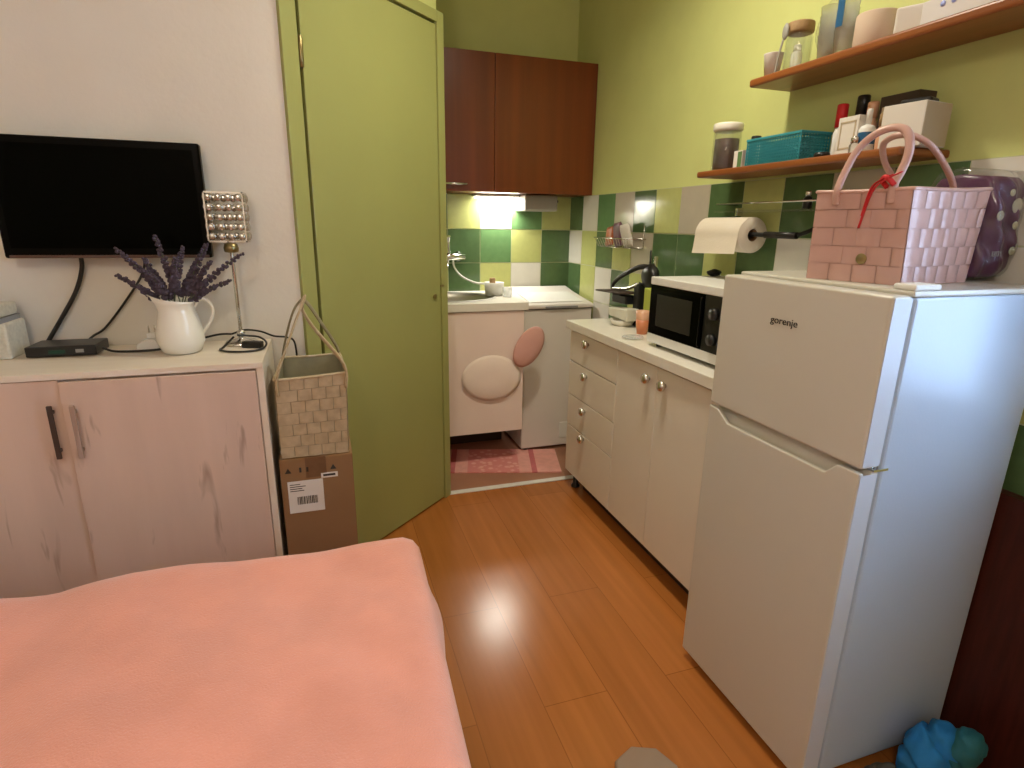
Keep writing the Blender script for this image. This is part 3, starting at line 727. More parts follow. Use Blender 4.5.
def woven(bm, quad, nu, nv, th, out, mi=0, gap=.06, brick=False):
    """raised basket-weave pads over a quad p00,p10,p11,p01; out = outward normal"""
    p00,p10,p11,p01=[Vector(p) for p in quad]; out=Vector(out).normalized()
    def P(u,v): return p00.lerp(p10,u).lerp(p01.lerp(p11,u),v)
    cells=[]
    if brick:
        for j in range(nv):
            o_=.5*(j%2); e_=[0]+[i+o_ for i in range(1,nu)]+([nu-1+.999] if o_ else [])+[nu]
            e_=sorted(set([min(x,nu) for x in e_ if x<=nu]))
            e_=[x for k,x in enumerate(e_) if k==0 or x-e_[k-1]>.01]; e_[-1]=nu
            for a_,b_ in zip(e_,e_[1:]): cells.append((a_,b_,j))
        for (a_,b_,j) in cells:
            u0,u1,v0,v1=(a_+gap*.5)/nu,(b_-gap*.5)/nu,(j+gap*.35)/nv,(j+1-gap*.35)/nv
            V=[[bm.verts.new(P(u0+(u1-u0)*p/6,v0+(v1-v0)*q/2)+out*(th*(.2+.8*math.sin(PI*p/6)**.5))) for q in range(3)] for p in range(7)]
            for p in range(6):
                for q in range(2):
                    f=bm.faces.new((V[p][q],V[p+1][q],V[p+1][q+1],V[p][q+1])); f.smooth=True
        return
    for i in range(nu):
        for j in range(nv):
            over=(i+j)%2==0
            g=gap
            if over: u0,u1,v0,v1=(i-.0+g*.2)/nu,(i+1-g*.2)/nu,(j+g)/nv,(j+1-g)/nv
            else: u0,u1,v0,v1=(i+g)/nu,(i+1-g)/nu,(j+g*.2)/nv,(j+1-g*.2)/nv
            K_=5; V=[]
            for a in range(K_+1):
                row=[]
                for b in range(3):
                    fa=a/K_; fb=b/2
                    if over: u=u0+(u1-u0)*fa; v=v0+(v1-v0)*fb; hgt=math.sin(PI*fa)
                    else: v=v0+(v1-v0)*fa; u=u0+(u1-u0)*fb; hgt=math.sin(PI*fa)
                    row.append(bm.verts.new(P(u,v)+out*(th*(.15+.85*hgt))))
                V.append(row)
            for a in range(K_):
                for b in range(2):
                    f=bm.faces.new((V[a][b],V[a+1][b],V[a+1][b+1],V[a][b+1])); f.smooth=True; f.material_index=mi
def bag(name,label,cat,loc,foot,top,z1,m,lining,nu,nv,nrow,th,brick=False,gap=.06):
    """foot/top = 4 corner (x,y) lists counter-clockwise; open tote"""
    t=thing(name,label,cat,loc)
    F=[Vector((x,y,0)) for x,y in foot]; T=[Vector((x,y,z)) for (x,y),z in zip(top,z1)]
    bm=nb(); cen=sum(F,Vector())/4
    for i in range(4):
        j=(i+1)%4
        mid=(F[i]+F[j])/2-cen; nrm=(F[j]-F[i]).cross(T[i]-F[i]).normalized()
        if nrm.dot(mid)<0: nrm=-nrm
        woven(bm,(F[i],F[j],T[j],T[i]), nu if i%2==0 else nv, nrow, th, nrm, gap=gap, brick=brick)
        # rim band
        a,b=T[i]+nrm*th*.5,T[j]+nrm*th*.5; dz=Vector((0,0,.006))
    fl=[bm.verts.new(p) for p in F]; bm.faces.new(fl)
    obj('woven_sides',bm,m,t)
    bm=nb(); ins=[]
    for P_ in (F,T):
        c=sum(P_,Vector())/4; ins.append([bm.verts.new(p.lerp(c,.02)+Vector((0,0,.002))) for p in P_])
    for i in range(4): bm.faces.new((ins[0][i],ins[0][(i+1)%4],ins[1][(i+1)%4],ins[1][i]))
    bm.faces.new(ins[0])
    obj('lining',bm,lining,t)
    bm=nb(); Q=[]
    for i in range(4):
        a,b=T[i],T[(i+1)%4]
        Q+= [a.lerp(b,.06), a.lerp(b,.5)-Vector((0,0,.002)), a.lerp(b,.94)]
    tube(bm,[tuple(q) for q in Q],.0045,8,k=4,closed=True); obj('rim',bm,m,t)
    return t,F,T
# beige bag (on the cardboard box)
bo=(-.05,1.80,.647)
def rel(p,o): return (p[0]-o[0],p[1]-o[1])
foot=[rel(p,bo) for p in ((-.152,1.712),(.042,1.712),(.042,1.92),(-.152,1.92))]
top=[rel(p,bo) for p in ((-.150,1.702),(.050,1.706),(.040,1.94),(-.140,1.94))]
t,F,T=bag('beige_bag','beige woven tote bag standing on the cardboard box','bag',bo,foot,top,[.245,.255,.262,.258],M['beige_straw'],M['bag_lining'],5,5,7,.0025,brick=True,gap=.05)
def strap(parent,pts,w,m,flat=.3,name='handle'):
    bm=nb(); tube(bm,pts,w,8,k=8,flat=flat); return obj(name,bm,m,parent)
pk=(-.053-bo[0],1.775-bo[1],1.115-bo[2])
strap(t,[(F[0].x+.010,T[0].y-.004,.20),(T[0].x+.012,T[0].y-.002,.262),(pk[0]-.03,pk[1]-.03,pk[2]-.07),(pk[0]+.002,pk[1],pk[2]),(pk[0]-.008,pk[1]+.012,pk[2]-.03),(pk[0]+.02,pk[1]-.01,pk[2]-.085),(T[1].x-.006,T[1].y+.004,.280),(T[1].x-.004,T[1].y-.003,.21)],.011,M['beige_straw'],.35)
strap(t,[(T[3].x+.004,T[3].y+.004,.21),(T[3].x+.004,T[3].y,.27),(pk[0]-.045,pk[1]+.04,pk[2]-.07),(pk[0]-.020,pk[1]+.03,pk[2]-.02),(pk[0]+.004,pk[1]+.02,pk[2]-.012),(pk[0]+.045,pk[1]+.07,pk[2]-.09),(T[2].x-.004,T[2].y,.275),(T[2].x-.002,T[2].y+.004,.21)],.008,M['bag_lining'],.4)

# ------------------------------------------------------------------ pink bag on fridge
po=(1.24,.99,FZ)
A=Vector((1.144,.884)); B1=Vector((1.088,1.078)); R1=Vector((1.395,.925)); R2=Vector((1.36,1.12))
foot=[rel(p,po) for p in (A,R1,R2,B1)]
At=Vector((1.127,.882)); Rt=Vector((1.392,.912)); R2t=Vector((1.37,1.11)); Bt=Vector((1.084,1.078))
top=[rel(p,po) for p in (At,Rt,R2t,Bt)]
t,F,T=bag('pink_bag','pale pink woven plastic handbag standing on the fridge','bag',po,foot,top,[.192,.200,.20,.192],M['pink_straw'],M['pink_straw'],6,4,5,.0032,brick=True,gap=.05)
def lp3(a,b,k): return a.lerp(b,k)
near=[(-0.145,.042,.165),(-0.148,.042,.193),(-0.136,.04,.233),(-0.122,.03,.277),(-0.109,.007,.305),(-0.1,-.021,.315),(-0.095,-.048,.31),(-0.097,-.066,.289),(-0.103,-.074,.257),(-0.113,-.073,.225),(-0.122,-.070,.199),(-0.121,-.070,.165)]
far_=[(0.142,-.001,.175),(0.144,-.001,.209),(0.095,-.008,.251),(0.047,-.004,.29),(0.02,.017,.311),(0.01,.042,.316),(0.01,.068,.313),(0.023,.095,.3),(0.062,.114,.265),(0.110,.120,.226),(.122,.112,.18)]
strap(t,near,.0085,M['pink_straw'],.8)
strap(t,far_,.0075,M['pink_straw'],.8)
bm=nb(); c=Vector((-.128,-.062,.200))
tube(bm,[tuple(c+Vector((-.004,-.012,.020))),tuple(c+Vector((-.008,.008,.012))),tuple(c+Vector((-.008,.030,-.005))),tuple(c+Vector((-.010,.040,-.06)))],.0042,8,flat=.35)
tube(bm,[tuple(c+Vector((-.004,-.03,.024))),tuple(c+Vector((-.009,.0,.010))),tuple(c+Vector((-.009,.026,-.012))),tuple(c+Vector((-.009,.044,-.085)))],.0038,8,flat=.35)
tube(bm,[tuple(c+Vector((.0,-.015,.0))),tuple(c+Vector((-.008,.0,.016))),tuple(c+Vector((.002,.016,.010))),tuple(c+Vector((.0,-.0,-.004)))],.005,8)
obj('red_ribbon',bm,M['red'],t)
bm=nb(); nn=(F[3]-F[0]).cross(T[0]-F[0]).normalized()
if nn.x>0: nn=-nn
cc=lp3(F[0],F[3],.40).lerp(lp3(T[0],T[3],.40),.27)+nn*.0055
lathe(bm,[(0,0),(.0105,0),(.0115,.002),(.0105,.003),(0,.003)],0,0,22,cap=False)
o=obj('round_tag',bm,M['brass'],t,loc=tuple(cc)); o.rotation_euler=nn.to_track_quat('Z','Y').to_euler()
# purple packaged bedding behind the pink bag
pp = thing('bedding_package','dotted purple bedding in clear plastic packaging behind pink bag','bedding',(1.470,.995,FZ))
bm=nb()
def pillow(bm,c,r,amp,seed,nx=26,ny=26,e=.45):
    rnd=random.Random(seed); ph=[rnd.uniform(0,6) for _ in range(4)]
    for s in (1,-1):
        V=[]
        for i in range(nx+1):
            row=[]
            for j in range(ny+1):
                u=-1+2*i/nx; v=-1+2*j/ny
                h=(max(0,(1-u**4))*max(0,(1-v**4)))**e
                w=amp*(math.sin(u*7+v*5+ph[0])+math.sin(v*13+u*2+ph[1])*.6)*h
                row.append(bm.verts.new((c[0]+u*r[0]+0*w, c[1]+s*h*r[1]+w*(1 if s<0 else .3), c[2]+v*r[2])))
            V.append(row)
        for i in range(nx):
            for j in range(ny):
                f=bm.faces.new((V[i][j],V[i+1][j],V[i+1][j+1],V[i][j+1])); f.smooth=True
    bmesh.ops.remove_doubles(bm,verts=bm.verts,dist=1e-5)
pillow(bm,(0.0,0,.120),(.058,.082,.118),.006,4,30,30,.22)
o=obj('folded_fabric',bm,M['purple'],pp)
bm=nb()
for (x,z,r) in ((-.034,.146,.011),(.010,.168,.017),(.018,.126,.009),(.030,.070,.010),(-.010,.195,.008)):
    yy_=-.082*((1-(x/.058)**4)*max(0,1-((z-.120)/.118)**4))**.22-.004
    r_=bmesh.ops.create_icosphere(bm,subdivisions=2,radius=1)
    for v in r_['verts']: v.co=Vector((v.co.x*r+x, v.co.y*.003+yy_-.002, v.co.z*r+z))
obj('printed_dots',bm,M['dot'],o,smooth=True)
bm=nb(); pillow(bm,(0.0,0,.127),(.061,.090,.126),.004,9,e=.24); 
obj('clear_wrapper',bm,M['film'],pp)
text_mesh('package_lettering','um',.026,M['rubber'],pp,(-.030,-.0935,.066),(PI/2,0,0))

# ------------------------------------------------------------------ wall shelves
def shelf(name,label,y0,y1,z0,x0=1.365,th=.024):
    bm=nb(); bx(bm,x0,y0,z0,XW-.001,y1,z0+th); return tag(obj(name,bm,M['shelf'],bevel=.007,seg=3),label,'shelf')
shelf('wall_shelf','upper orange-brown wall shelf with jars and cups',.72,1.705,1.77)
shelf('wall_shelf','lower orange-brown wall shelf with blue basket',1.12,1.935,1.508,1.36,.022)
UZ=1.794; LZ=1.530
# lower shelf items
j=thing('storage_jar','glass jar of brown contents with white lid, far end of lower shelf','jar',(1.43,1.868,LZ))
bm=nb(); lathe(bm,[(.0,0),(.046,0),(.048,.006),(.048,.128),(.045,.134),(.043,.128),(.043,.006),(0,.006)],0,0,28,cap=False); obj('glass_body',bm,M['thinglass'],j)
bm=nb(); lathe(bm,[(.0,.007),(.0415,.007),(.0415,.108),(0,.112)],0,0,28,cap=False); obj('contents',bm,M['brown_food'],j)
bm=nb(); lathe(bm,[(0,.1345),(.049,.1345),(.052,.14),(.052,.156),(.049,.16),(0,.16)],0,0,28,cap=False); obj('lid',bm,M['ceramic'],j)
b=thing('small_carton','small white and green carton beside jar on lower shelf','carton',(1.42,1.762,LZ))
obj('carton_body',bx(nb(),-.02,-.022,0,.02,.022,.058),M['paper'],b,bevel=.001)
obj('green_panel',bx(nb(),-.0212,-.020,.002,-.0200,.0,.054),TG2,b)
def bottle(name,label,loc,r,h,mb,mc,capr=.6,caph=.25,cat='bottle'):
    t=thing(name,label,cat,loc)
    hb=h*(1-caph)
    bm=nb(); lathe(bm,[(0,0),(r*.93,0),(r,.004),(r,hb*.82),(r*.8,hb*.93),(r*capr*.8,hb),(0,hb)],0,0,22,cap=False); obj('bottle_body',bm,mb,t)
    bm=nb(); lathe(bm,[(0,hb+.0005),(r*capr,hb+.0005),(r*capr,h-.003),(r*capr*.85,h),(0,h)],0,0,20,cap=False); obj('cap',bm,mc,t)
    return t
bottle('bottle','white bottle with dark cap behind blue basket',(1.50,1.80,LZ),.020,.115,M['white_plastic'],M['black'],.85,.2)
# blue basket
bb=thing('plastic_basket','turquoise perforated plastic basket on the lower shelf','basket',(1.44,1.585,LZ))
BXh,BYh,BH=.055,.115,.078
bm=nb()
prism(bm,[(-.052,-.110),(.052,-.110),(.052,.110),(-.052,.110)],'z',0,.004)
for sgn in (-1,1):
    # lattice on the long faces
    x=sgn*BXh
    for i in range(23):
        y=-BYh+i*(2*BYh/22); bx(bm,x-.0015,y-.0022,.0,x+.0015,y+.0022,BH)
    for k_ in range(8):
        z=.004+k_*.0098; bx(bm,x-.0015,-BYh,z-.0022,x+.0015,BYh,z+.0022)
    y=sgn*BYh
    for i in range(11):
        xx=-BXh+i*(2*BXh/10); bx(bm,xx-.0022,y-.0015,0,xx+.0022,y+.0015,BH)
    for k_ in range(8):
        z=.004+k_*.0098; bx(bm,-BXh,y-.0015,z-.0022,BXh,y+.0015,z+.0022)
obj('lattice_walls',bm,M['blue_basket'],bb)
bm=nb()
for (a,b_,c_,d_) in ((-BXh-.004,-BYh-.004,BXh+.004,-BYh+.002),(-BXh-.004,BYh-.002,BXh+.004,BYh+.004),(-BXh-.004,-BYh,-BXh+.002,BYh),(BXh-.002,-BYh,BXh+.004,BYh)): bx(bm,a,b_,BH-.002,c_,d_,BH+.006)
obj('basket_rim',bm,M['blue_basket'],bb,bevel=.0015)
bm=nb(); blob(bm,(0,0,.0355),(.042,.098,.031),3,.06); obj('contents',bm,M['tealcloth'],bb)
bm=nb(); lathe(bm,[(0,0),(.020,0),(.022,.006),(.018,.013),(0,.015)],0,0,20,cap=False); tag(obj('compact',bm,M['black'],loc=(1.388,1.385,LZ),smooth=True),'round black compact on lower shelf edge','compact')
bottle('bottle','small bottle with pointed red cap behind perfume box',(1.47,1.415,LZ),.016,.150,M['white_plastic'],M['red'],.95,.42)
pf=thing('perfume_box','cream perfume box with framed front on lower shelf','box',(1.418,1.318,LZ),-.05)
obj('box_body',bx(nb(),-.020,-.034,0,.022,.034,.098),M['paper'],pf,bevel=.001)
M['beigebox']=mat('beige_card',(.50,.41,.28),.6,var=.05)
bm=nb()
for (y0,z0,y1,z1) in ((-.026,.015,-.022,.086),(.022,.015,.026,.086),(-.026,.015,.026,.019),(-.026,.082,.026,.086)): bx(bm,-.0212,y0,z0,-.0200,y1,z1)
obj('printed_frame',bm,M['beigebox'],pf)
bottle('bottle','black capped tall bottle at back of lower shelf',(1.50,1.375,LZ),.017,.168,M['black'],M['black'],.98,.3)
bottle('bottle','peach bottle standing behind cream perfume box',(1.475,1.318,LZ),.016,.140,M['peach'],M['peach'],.9,.3)
pm=bottle('pump_bottle','white bottle with pointed nozzle in front of dark box',(1.405,1.262,LZ),.020,.108,M['white_plastic'],M['white_plastic'],.35,.35)
obj('label_band',lathe(nb(),[(.0204,.02),(.0204,.05)],0,0,22,cap=False),M['bluelabel'],pm)
db=thing('dark_box','dark brown box at back of lower shelf','box',(1.495,1.235,LZ))
obj('box_body',bx(nb(),-.03,-.055,0,.03,.055,.145),M['dark_plinth'],db,bevel=.002)
obj('pale_panel',bx(nb(),-.0312,-.045,.01,-.0300,.045,.118),M['beigebox'],db)
bottle('bottle','short glass bottle with silver cap on lower shelf',(1.380,1.272,LZ),.013,.040,M['glass'],M['steel'],.8,.4)
bottle('bottle','amber bottle with orange cap behind bag handle',(1.392,1.203,LZ),.014,.088,M['peach'],M['cork'],.9,.35)
wx=thing('white_carton','large white carton at right end of lower shelf','carton',(1.43,1.155,LZ),.12)
obj('carton_body',bx(nb(),-.05,-.055,0,.052,.048,.100),M['paper'],wx,bevel=.0015)
obj('side_panel',bx(nb(),-.049,-.0562,.002,.051,-.0550,.098),M['beigebox'],wx)
o=tag(obj('sunglasses_case',bx(nb(),-.025,-.035,0,.025,.035,.016),M['black'],bevel=.006,seg=3,loc=(1.445,1.160,LZ+.1005),rot=(0,0,.3)),'black case lying on top of the large white carton','case')
# upper shelf items
c=thing('paper_cup','small white cup at left end of upper shelf','cup',(1.405,1.652,UZ))
bm=nb(); lathe(bm,[(0,0),(.021,0),(.029,.064),(.030,.066),(.027,.064),(.019,.003),(0,.003)],0,0,24,cap=False); obj('cup_body',bm,M['paper'],c)
c=thing('cork_jar','clear glass jar with tan cork lid on upper shelf','jar',(1.435,1.585,UZ))
bm=nb(); lathe(bm,[(0,0),(.036,0),(.038,.006),(.038,.095),(.033,.108),(.031,.104),(.035,.092),(.035,.006),(0,.006)],0,0,26,cap=False); obj('glass_body',bm,M['thinglass'],c)
bm=nb(); lathe(bm,[(0,.1085),(.038,.1085),(.039,.112),(.039,.134),(.037,.137),(0,.137)],0,0,26,cap=False); obj('cork_lid',bm,M['cork'],c)
bottle('bottle','small clear glass bottle before the cork-lidded jar',(1.392,1.540,UZ),.016,.062,M['cupfilm'],M['cupfilm'],.7,.25)
c=thing('spoon','dark spoon leaning between white cup and cork jar','spoon',(1.39,1.610,UZ))
bm=nb(); tube(bm,[(0,.012,.002),(.0,.004,.05),(.0,-.008,.092)],.004,8,flat=.5); obj('handle',bm,M['grey_plastic'],c)
bm=nb(); blob(bm,(0,-.014,.112),(.005,.013,.024),1,0,2); obj('spoon_bowl',bm,M['grey_plastic'],c)
c=thing('cup_pack','stack of clear plastic cups in bag with blue label','cups',(1.425,1.435,UZ))
bm=nb()
for q,(dx,dy) in enumerate(((0,.027),(0,-.030))):
    for s in range(4):
        z=s*.024; lathe(bm,[(0,z),(.022,z),(.0285,z+.07),(.0295,z+.07)],dx,dy,20,cap=False)
obj('nested_cups',bm,M['cupfilm'],c)
bm=nb(); blob(bm,(0,0,.084),(.036,.064,.082),5,.04,3)
for v in bm.verts: v.co.z=max(v.co.z,.001)
obj('clear_wrapper',bm,M['film'],c)
obj('blue_label',bx(nb(),-.036,-.050,.07,-.0345,-.028,.15),M['bluelabel'],c)
def roll(name,label,loc,r,h,m,cat='roll'):
    t=thing(name,label,cat,loc)
    bm=nb(); lathe(bm,[(.018,.0),(r-.002,0),(r,.003),(r,h-.003),(r-.002,h),(.018,h),(.018,0)],0,0,32,cap=False); obj('paper_roll',bm,m,t)
    bm=nb(); lathe(bm,[(.0175,.001),(.0175,h-.001),(.0165,h-.001),(.0165,.001)],0,0,24,cap=False); obj('core',bm,M['card'],t)
    return t
roll('tissue_roll','beige paper roll standing on upper shelf beside plastic cups',(1.435,1.315,UZ),.050,.082,M['beigebox'] if False else mat('beige_paper',(.60,.47,.36),.9,var=.05))
c=thing('tissue_pack','white square pack between beige roll and large white carton','pack',(1.43,1.202,UZ),.5)
obj('pack_body',bx(nb(),-.034,-.036,0,.034,.036,.062),M['paper'],c,bevel=.006,seg=3)
c=thing('white_carton','long white carton with blue dots at right end of upper shelf','carton',(1.44,1.04,UZ))
obj('carton_body',bx(nb(),-.055,-.12,0,.055,.11,.052),mat('cool_white_card',(.70,.68,.68),.6,var=.02),c,bevel=.002)
bm=nb()
for yv in (.06,.035,.01,-.015,-.04): lathe(bm,[(0,0),(.006,0),(.006,-.001),(0,-.001)],-.055,yv,14,axis='x',cz=.035,cap=False)
obj('blue_dots',bm,mat('pale_blue_dot',(.35,.42,.85),.5,var=.02),c)

# ------------------------------------------------------------------ wall-hung kitchen things
pr_=thing('paper_towel_holder','black wall holder with paper towel roll and rod','holder',(XW-.008,1.66,1.31))
bm=nb(); lathe(bm,[(.0075,-.17),(.0075,.30)],-.085,0,12,axis='y'); obj('rod',bm,M['black'],pr_)
bm=nb(); lathe(bm,[(.011,-.17),(.011,-.03)],-.085,0,14,axis='y'); obj('rod_grip',bm,M['black'],pr_)
for yv in (-.165,.30):
    bm=nb(); tube(bm,[(-.085,yv,0),(-.04,yv,.012),(-.001,yv,.03)],.007,8); obj('arm',bm,M['black'],pr_)
rl=thing('paper_towel_roll','white paper towel roll on wall holder above microwave','paper towel',(XW-.093,1.812,1.307))
bm=nb(); lathe(bm,[(.021,-.122),(.060,-.122),(.061,-.120),(.061,.120),(.060,.122),(.021,.122),(.021,-.122)],0,0,40,axis='y',cap=False); obj('roll',bm,M['ceramic'] if False else mat('soft_white_paper',(.70,.63,.52),.9,bump=.3,bscale=150,var=.03),rl)
bm=nb(); pts=[]
for i in range(9): 
    a=PI*.62+i*(PI*.42)/8; pts.append((.0625*math.cos(a),.0625*math.sin(a)))
pts+=[(-.064,-.02),(-.066,-.045),(-.070,-.068)]
V=[]
for yv in (-.122,0,.122):
    V.append([bm.verts.new((x,yv,z+(-.004*(yv/.122) if i>8 else 0))) for i,(x,z) in enumerate(pts)])
for a,b_ in zip(V,V[1:]):
    for i in range(len(pts)-1): bm.faces.new((a[i],a[i+1],b_[i+1],b_[i])).smooth=True
obj('loose_sheet',bm,rl.children[0].data.materials[0],rl)
bm=nb(); lathe(bm,[(.0208,-.121),(.0208,.121),(.0195,.121),(.0195,-.121)],0,0,24,axis='y',cap=False); obj('core',bm,M['card'],rl)
ws=thing('glass_wall_shelf','narrow glass wall shelf with thin rail above paper towel','shelf',(XW-.008,1.62,1.385))
obj('glass_plate',bx(nb(),-.10,-.26,0,-.0005,.28,.006),M['thinglass'],ws,bevel=.001)
bm=nb(); tube(bm,[(-.001,-.25,.03),(-.095,-.25,.03),(-.095,.27,.03),(-.001,.27,.03)],.003,8,k=0); obj('rail',bm,M['chrome'],ws)
for yv in (-.22,.24):
    bm=nb(); bx(bm,-.03,yv-.006,-.012,-.0005,yv+.006,.018); obj('bracket',bm,M['chrome'],ws,bevel=.002)
o=bottle('bottle','small dark glass bottle on the narrow glass wall shelf',(XW-.06,1.50,1.3915),.014,.055,M['black'],M['steel'],.7,.3)
# wire basket with sachets
wk=thing('wire_basket','small wire wall basket on tiles above the far worktop','basket',(XW-.008,2.72,1.225))
bm=nb()
def ring(z,x0,x1,y0,y1,r=.0022): tube(bm,[(x1,y0,z),(x0,y0,z),(x0,y1,z),(x1,y1,z)],r,6,k=0,closed=True)
ring(0,-.085,-.003,-.17,.15); ring(.045,-.105,-.003,-.19,.17,.003)
for i in range(13):
    y=-.17+i*.32/12; tube(bm,[(-.003,y,0),(-.085,y,0),(-.105,y*1.1,.045)],.0015,5,k=0)
for yv in (-.17,.15): tube(bm,[(-.003,yv,.0),(-.003,yv,.11)],.0022,6,k=0)
obj('wire_frame',bm,M['steel'],wk)
for q,(yv,m,h,lab_,tl) in enumerate(((.09,'foil_orange',.10,'orange sachet in wire basket, left of the purple one',.1),(-.017,'foil_purple',.12,'purple sachet in the middle of the wire basket',-.08),(-.120,'paper',.115,'white packet at right end of wire basket',-.25))):
    bm=nb(); pillow(bm,(0,0,h/2),(.050,.012,h/2),.002,q,12,12)
    o=obj('sachet',bm,M[m],loc=(XW-.062,2.72+yv,1.229),rot=(tl,.12,PI/2-.1)); tag(o,lab_,'sachet')
# hanging black utensil below the basket
u=thing('black_ladle','black utensil hanging on the tiles below wire basket','utensil',(XW-.02,2.46,1.10))
bm=nb(); tube(bm,[(0,0,.12),(0,0,.0)],.006,8,k=0,flat=.5); obj('handle',bm,M['black'],u)
bm=nb(); blob(bm,(0,0,-.03),(.007,.03,.035),2,0,2); obj('head',bm,M['black'],u)
# dish things on the worktop beyond the microwave
rk=thing('knife_stand','black curved countertop stand at far end of worktop','stand',(1.43,2.33,CZ))
bm=nb(); tube(bm,[(-.07,.205,.150),(-.07,.19,.185),(-.07,.12,.222),(-.07,.06,.245),(-.055,-.01,.272),(-.045,-.07,.275),(-.04,-.10,.25)],.012,8,flat=.6); obj('upper_arc',bm,M['black'],rk)
bm=nb(); tube(bm,[(-.07,.200,.155),(-.07,.12,.162),(-.065,.05,.172),(-.05,-.02,.20)],.008,8); obj('lower_arc',bm,M['steel'],rk)
bm=nb(); blob(bm,(-.035,-.075,.235),(.03,.06,.055),4,.05); obj('dark_bulge',bm,M['black'],rk)
bm=nb(); bx(bm,-.06,-.03,0.0,.05,.02,.20); bx(bm,-.09,.03,.096,-.03,.17,.138); obj('stand_body',bm,M['black'],rk,bevel=.008,seg=3)
bm=nb(); bx(bm,-.030,-.10,.275,-.014,-.085,.325); obj('knife_handle',bm,M['steel'],rk,bevel=.003)
tr_=thing('dark_tray','thin dark tray resting tilted on black stand','tray',(1.36,2.45,CZ+.143))
bm=nb(); prism(bm,[(-.06,-.10),(.05,-.11),(.05,.13),(-.06,.15)],'z',0,.008); o=obj('tray_plate',bm,M['dark_plinth'],tr_,bevel=.003,rot=(-.04,0,0))
bw=thing('white_bowl','white dish with tilted white lid on far worktop','dish',(1.335,2.37,CZ))
bm=nb(); lathe(bm,[(0,0),(.045,0),(.062,.028),(.059,.028),(.043,.004),(0,.004)],0,0,28,cap=False); obj('dish_body',bm,M['ceramic'],bw)
bm=nb(); prism(bm,[(-.085,.030),(.085,.036),(.095,.075),(-.09,.088)],'x',-.03,.035); o=obj('tilted_container',bm,mat('pale_cream_white',(.68,.66,.56),.5,var=.06),bw,bevel=.006)
cu=thing('orange_cup','orange and clear cup between white dish and microwave','cup',(1.31,2.15,CZ))
bm=nb(); lathe(bm,[(0,0),(.022,0),(.030,.062),(.028,.062),(.020,.003),(0,.003)],0,0,24,cap=False); obj('cup_body',bm,M['orange'],cu)
bm=nb(); lathe(bm,[(.0285,.0625),(.032,.10),(.031,.10),(.0275,.0625)],0,0,24,cap=False); obj('cup_rim',bm,M['peach'],cu)
gb=thing('lime_box','lime green box beside black stand left of the microwave','box',(1.375,2.17,CZ))
obj('box_body',bx(nb(),-.02,-.030,0,.05,.06,.190),M['lime_plastic'],gb,bevel=.004)
sc_=thing('saucer','small clear glass saucer on worktop before orange cup','saucer',(1.215,2.06,CZ))
bm=nb(); lathe(bm,[(0,0),(.025,0),(.045,.008),(.044,.010),(.024,.003),(0,.003)],0,0,28,cap=False); obj('saucer_plate',bm,M['cupfilm'],sc_)
bm=nb(); blob(bm,(0,0,.013),(.032,.02,.013),6,.1); tag(obj('sponge',bm,M['black'],loc=(1.46,1.90,1.1475)),'small black pouch lying on top of the microwave','pouch')
bm=nb(); tube(bm,[(0,0,0),(0,.03,.02),(0,.06,.01)],.004,6); bm.free()

# ------------------------------------------------------------------ bed with blanket
bd=thing('bed','low bed with salmon pink fleece blanket in the foreground','bed',(-.65,.3,0))
obj('mattress',bx(nb(),-.95,-1.15,.12,.79,1.06,.46),M['paper'],bd,bevel=.04,seg=4)
for (x,y) in ((-.9,-1.1),(.74,-1.1),(-.9,1.01),(.74,1.01)):
    obj('leg',bx(nb(),x-.03,y-.03,0,x+.03,y+.03,.12),M['dark_plinth'],bd)
# blanket: draped grid
far=[(-1.6,.524),(-.74,.524),(-.617,.509),(-.559,.516),(-.463,.528),(-.311,.523),(-.15,.515),(.027,.517),(.16,.520),(.3,.516)]
def zf(x):
    for (a,za),(b,zb_) in zip(far,far[1:]):
        if a<=x<=b: return za+(zb_-za)*(x-a)/(b-a)
    return .508
bm=nb(); NX,NY=90,110; rowv=[]
SX=2.15; X1=.19; Y1=1.385
for i in range(NX+1):
    s=i/NX*SX           # arclength from left over the right edge
    row=[]
    for j in range(NY+1):
        q=j/NY*2.95     # from the rear to over the far edge
        flatw=1.83; flaty=2.56; rad=.045
        def bend(t,flat,edge):
            if t<flat: return edge-(flat-t), 0
            a=(t-flat)/rad
            if a<PI/2: return edge+rad*math.sin(a), -(rad-rad*math.cos(a))
            return edge+rad+.012*math.sin(3*(t-flat)), -rad-((t-flat)-rad*PI/2)
        yv0=-1.2+0
        x,dx=bend(s,flatw,X1-rad+.015*0)
        y,dy=bend(q,flaty,Y1-rad+.01)
        if dx<-.05 and dy<-.05:
            z=dx+dy*.0 - .0; z=min(dx,dy)
        else: z=dx+dy
        zz=zf(x)+z
        # the right edge runs slightly inward towards the viewer
        k=(Y1-y)
        x2=x-.040*k*(1 if x>-.4 else 0)*max(0,min(1,(x+.4)/.6))
        w=.004*math.sin(x*9+y*4)+.003*math.sin(y*14-x*5)+.002*math.sin(x*31+y*23)
        if z<-.06: x2+=.006*math.sin(y*18)+(.01*math.sin(y*7)); y+=.006*math.sin(x*17) 
        row.append(bm.verts.new((x2+.65,y-.3,max(.03,zz+w*(1 if z>-.02 else .3)))))
    rowv.append(row)
for i in range(NX):
    for j in range(NY):
        bm.faces.new((rowv[i][j],rowv[i+1][j],rowv[i+1][j+1],rowv[i][j+1])).smooth=True
o=obj('blanket',bm,M['salmon'],bd)
s=o.modifiers.new('thick','SOLIDIFY'); s.thickness=.012; s.offset=1

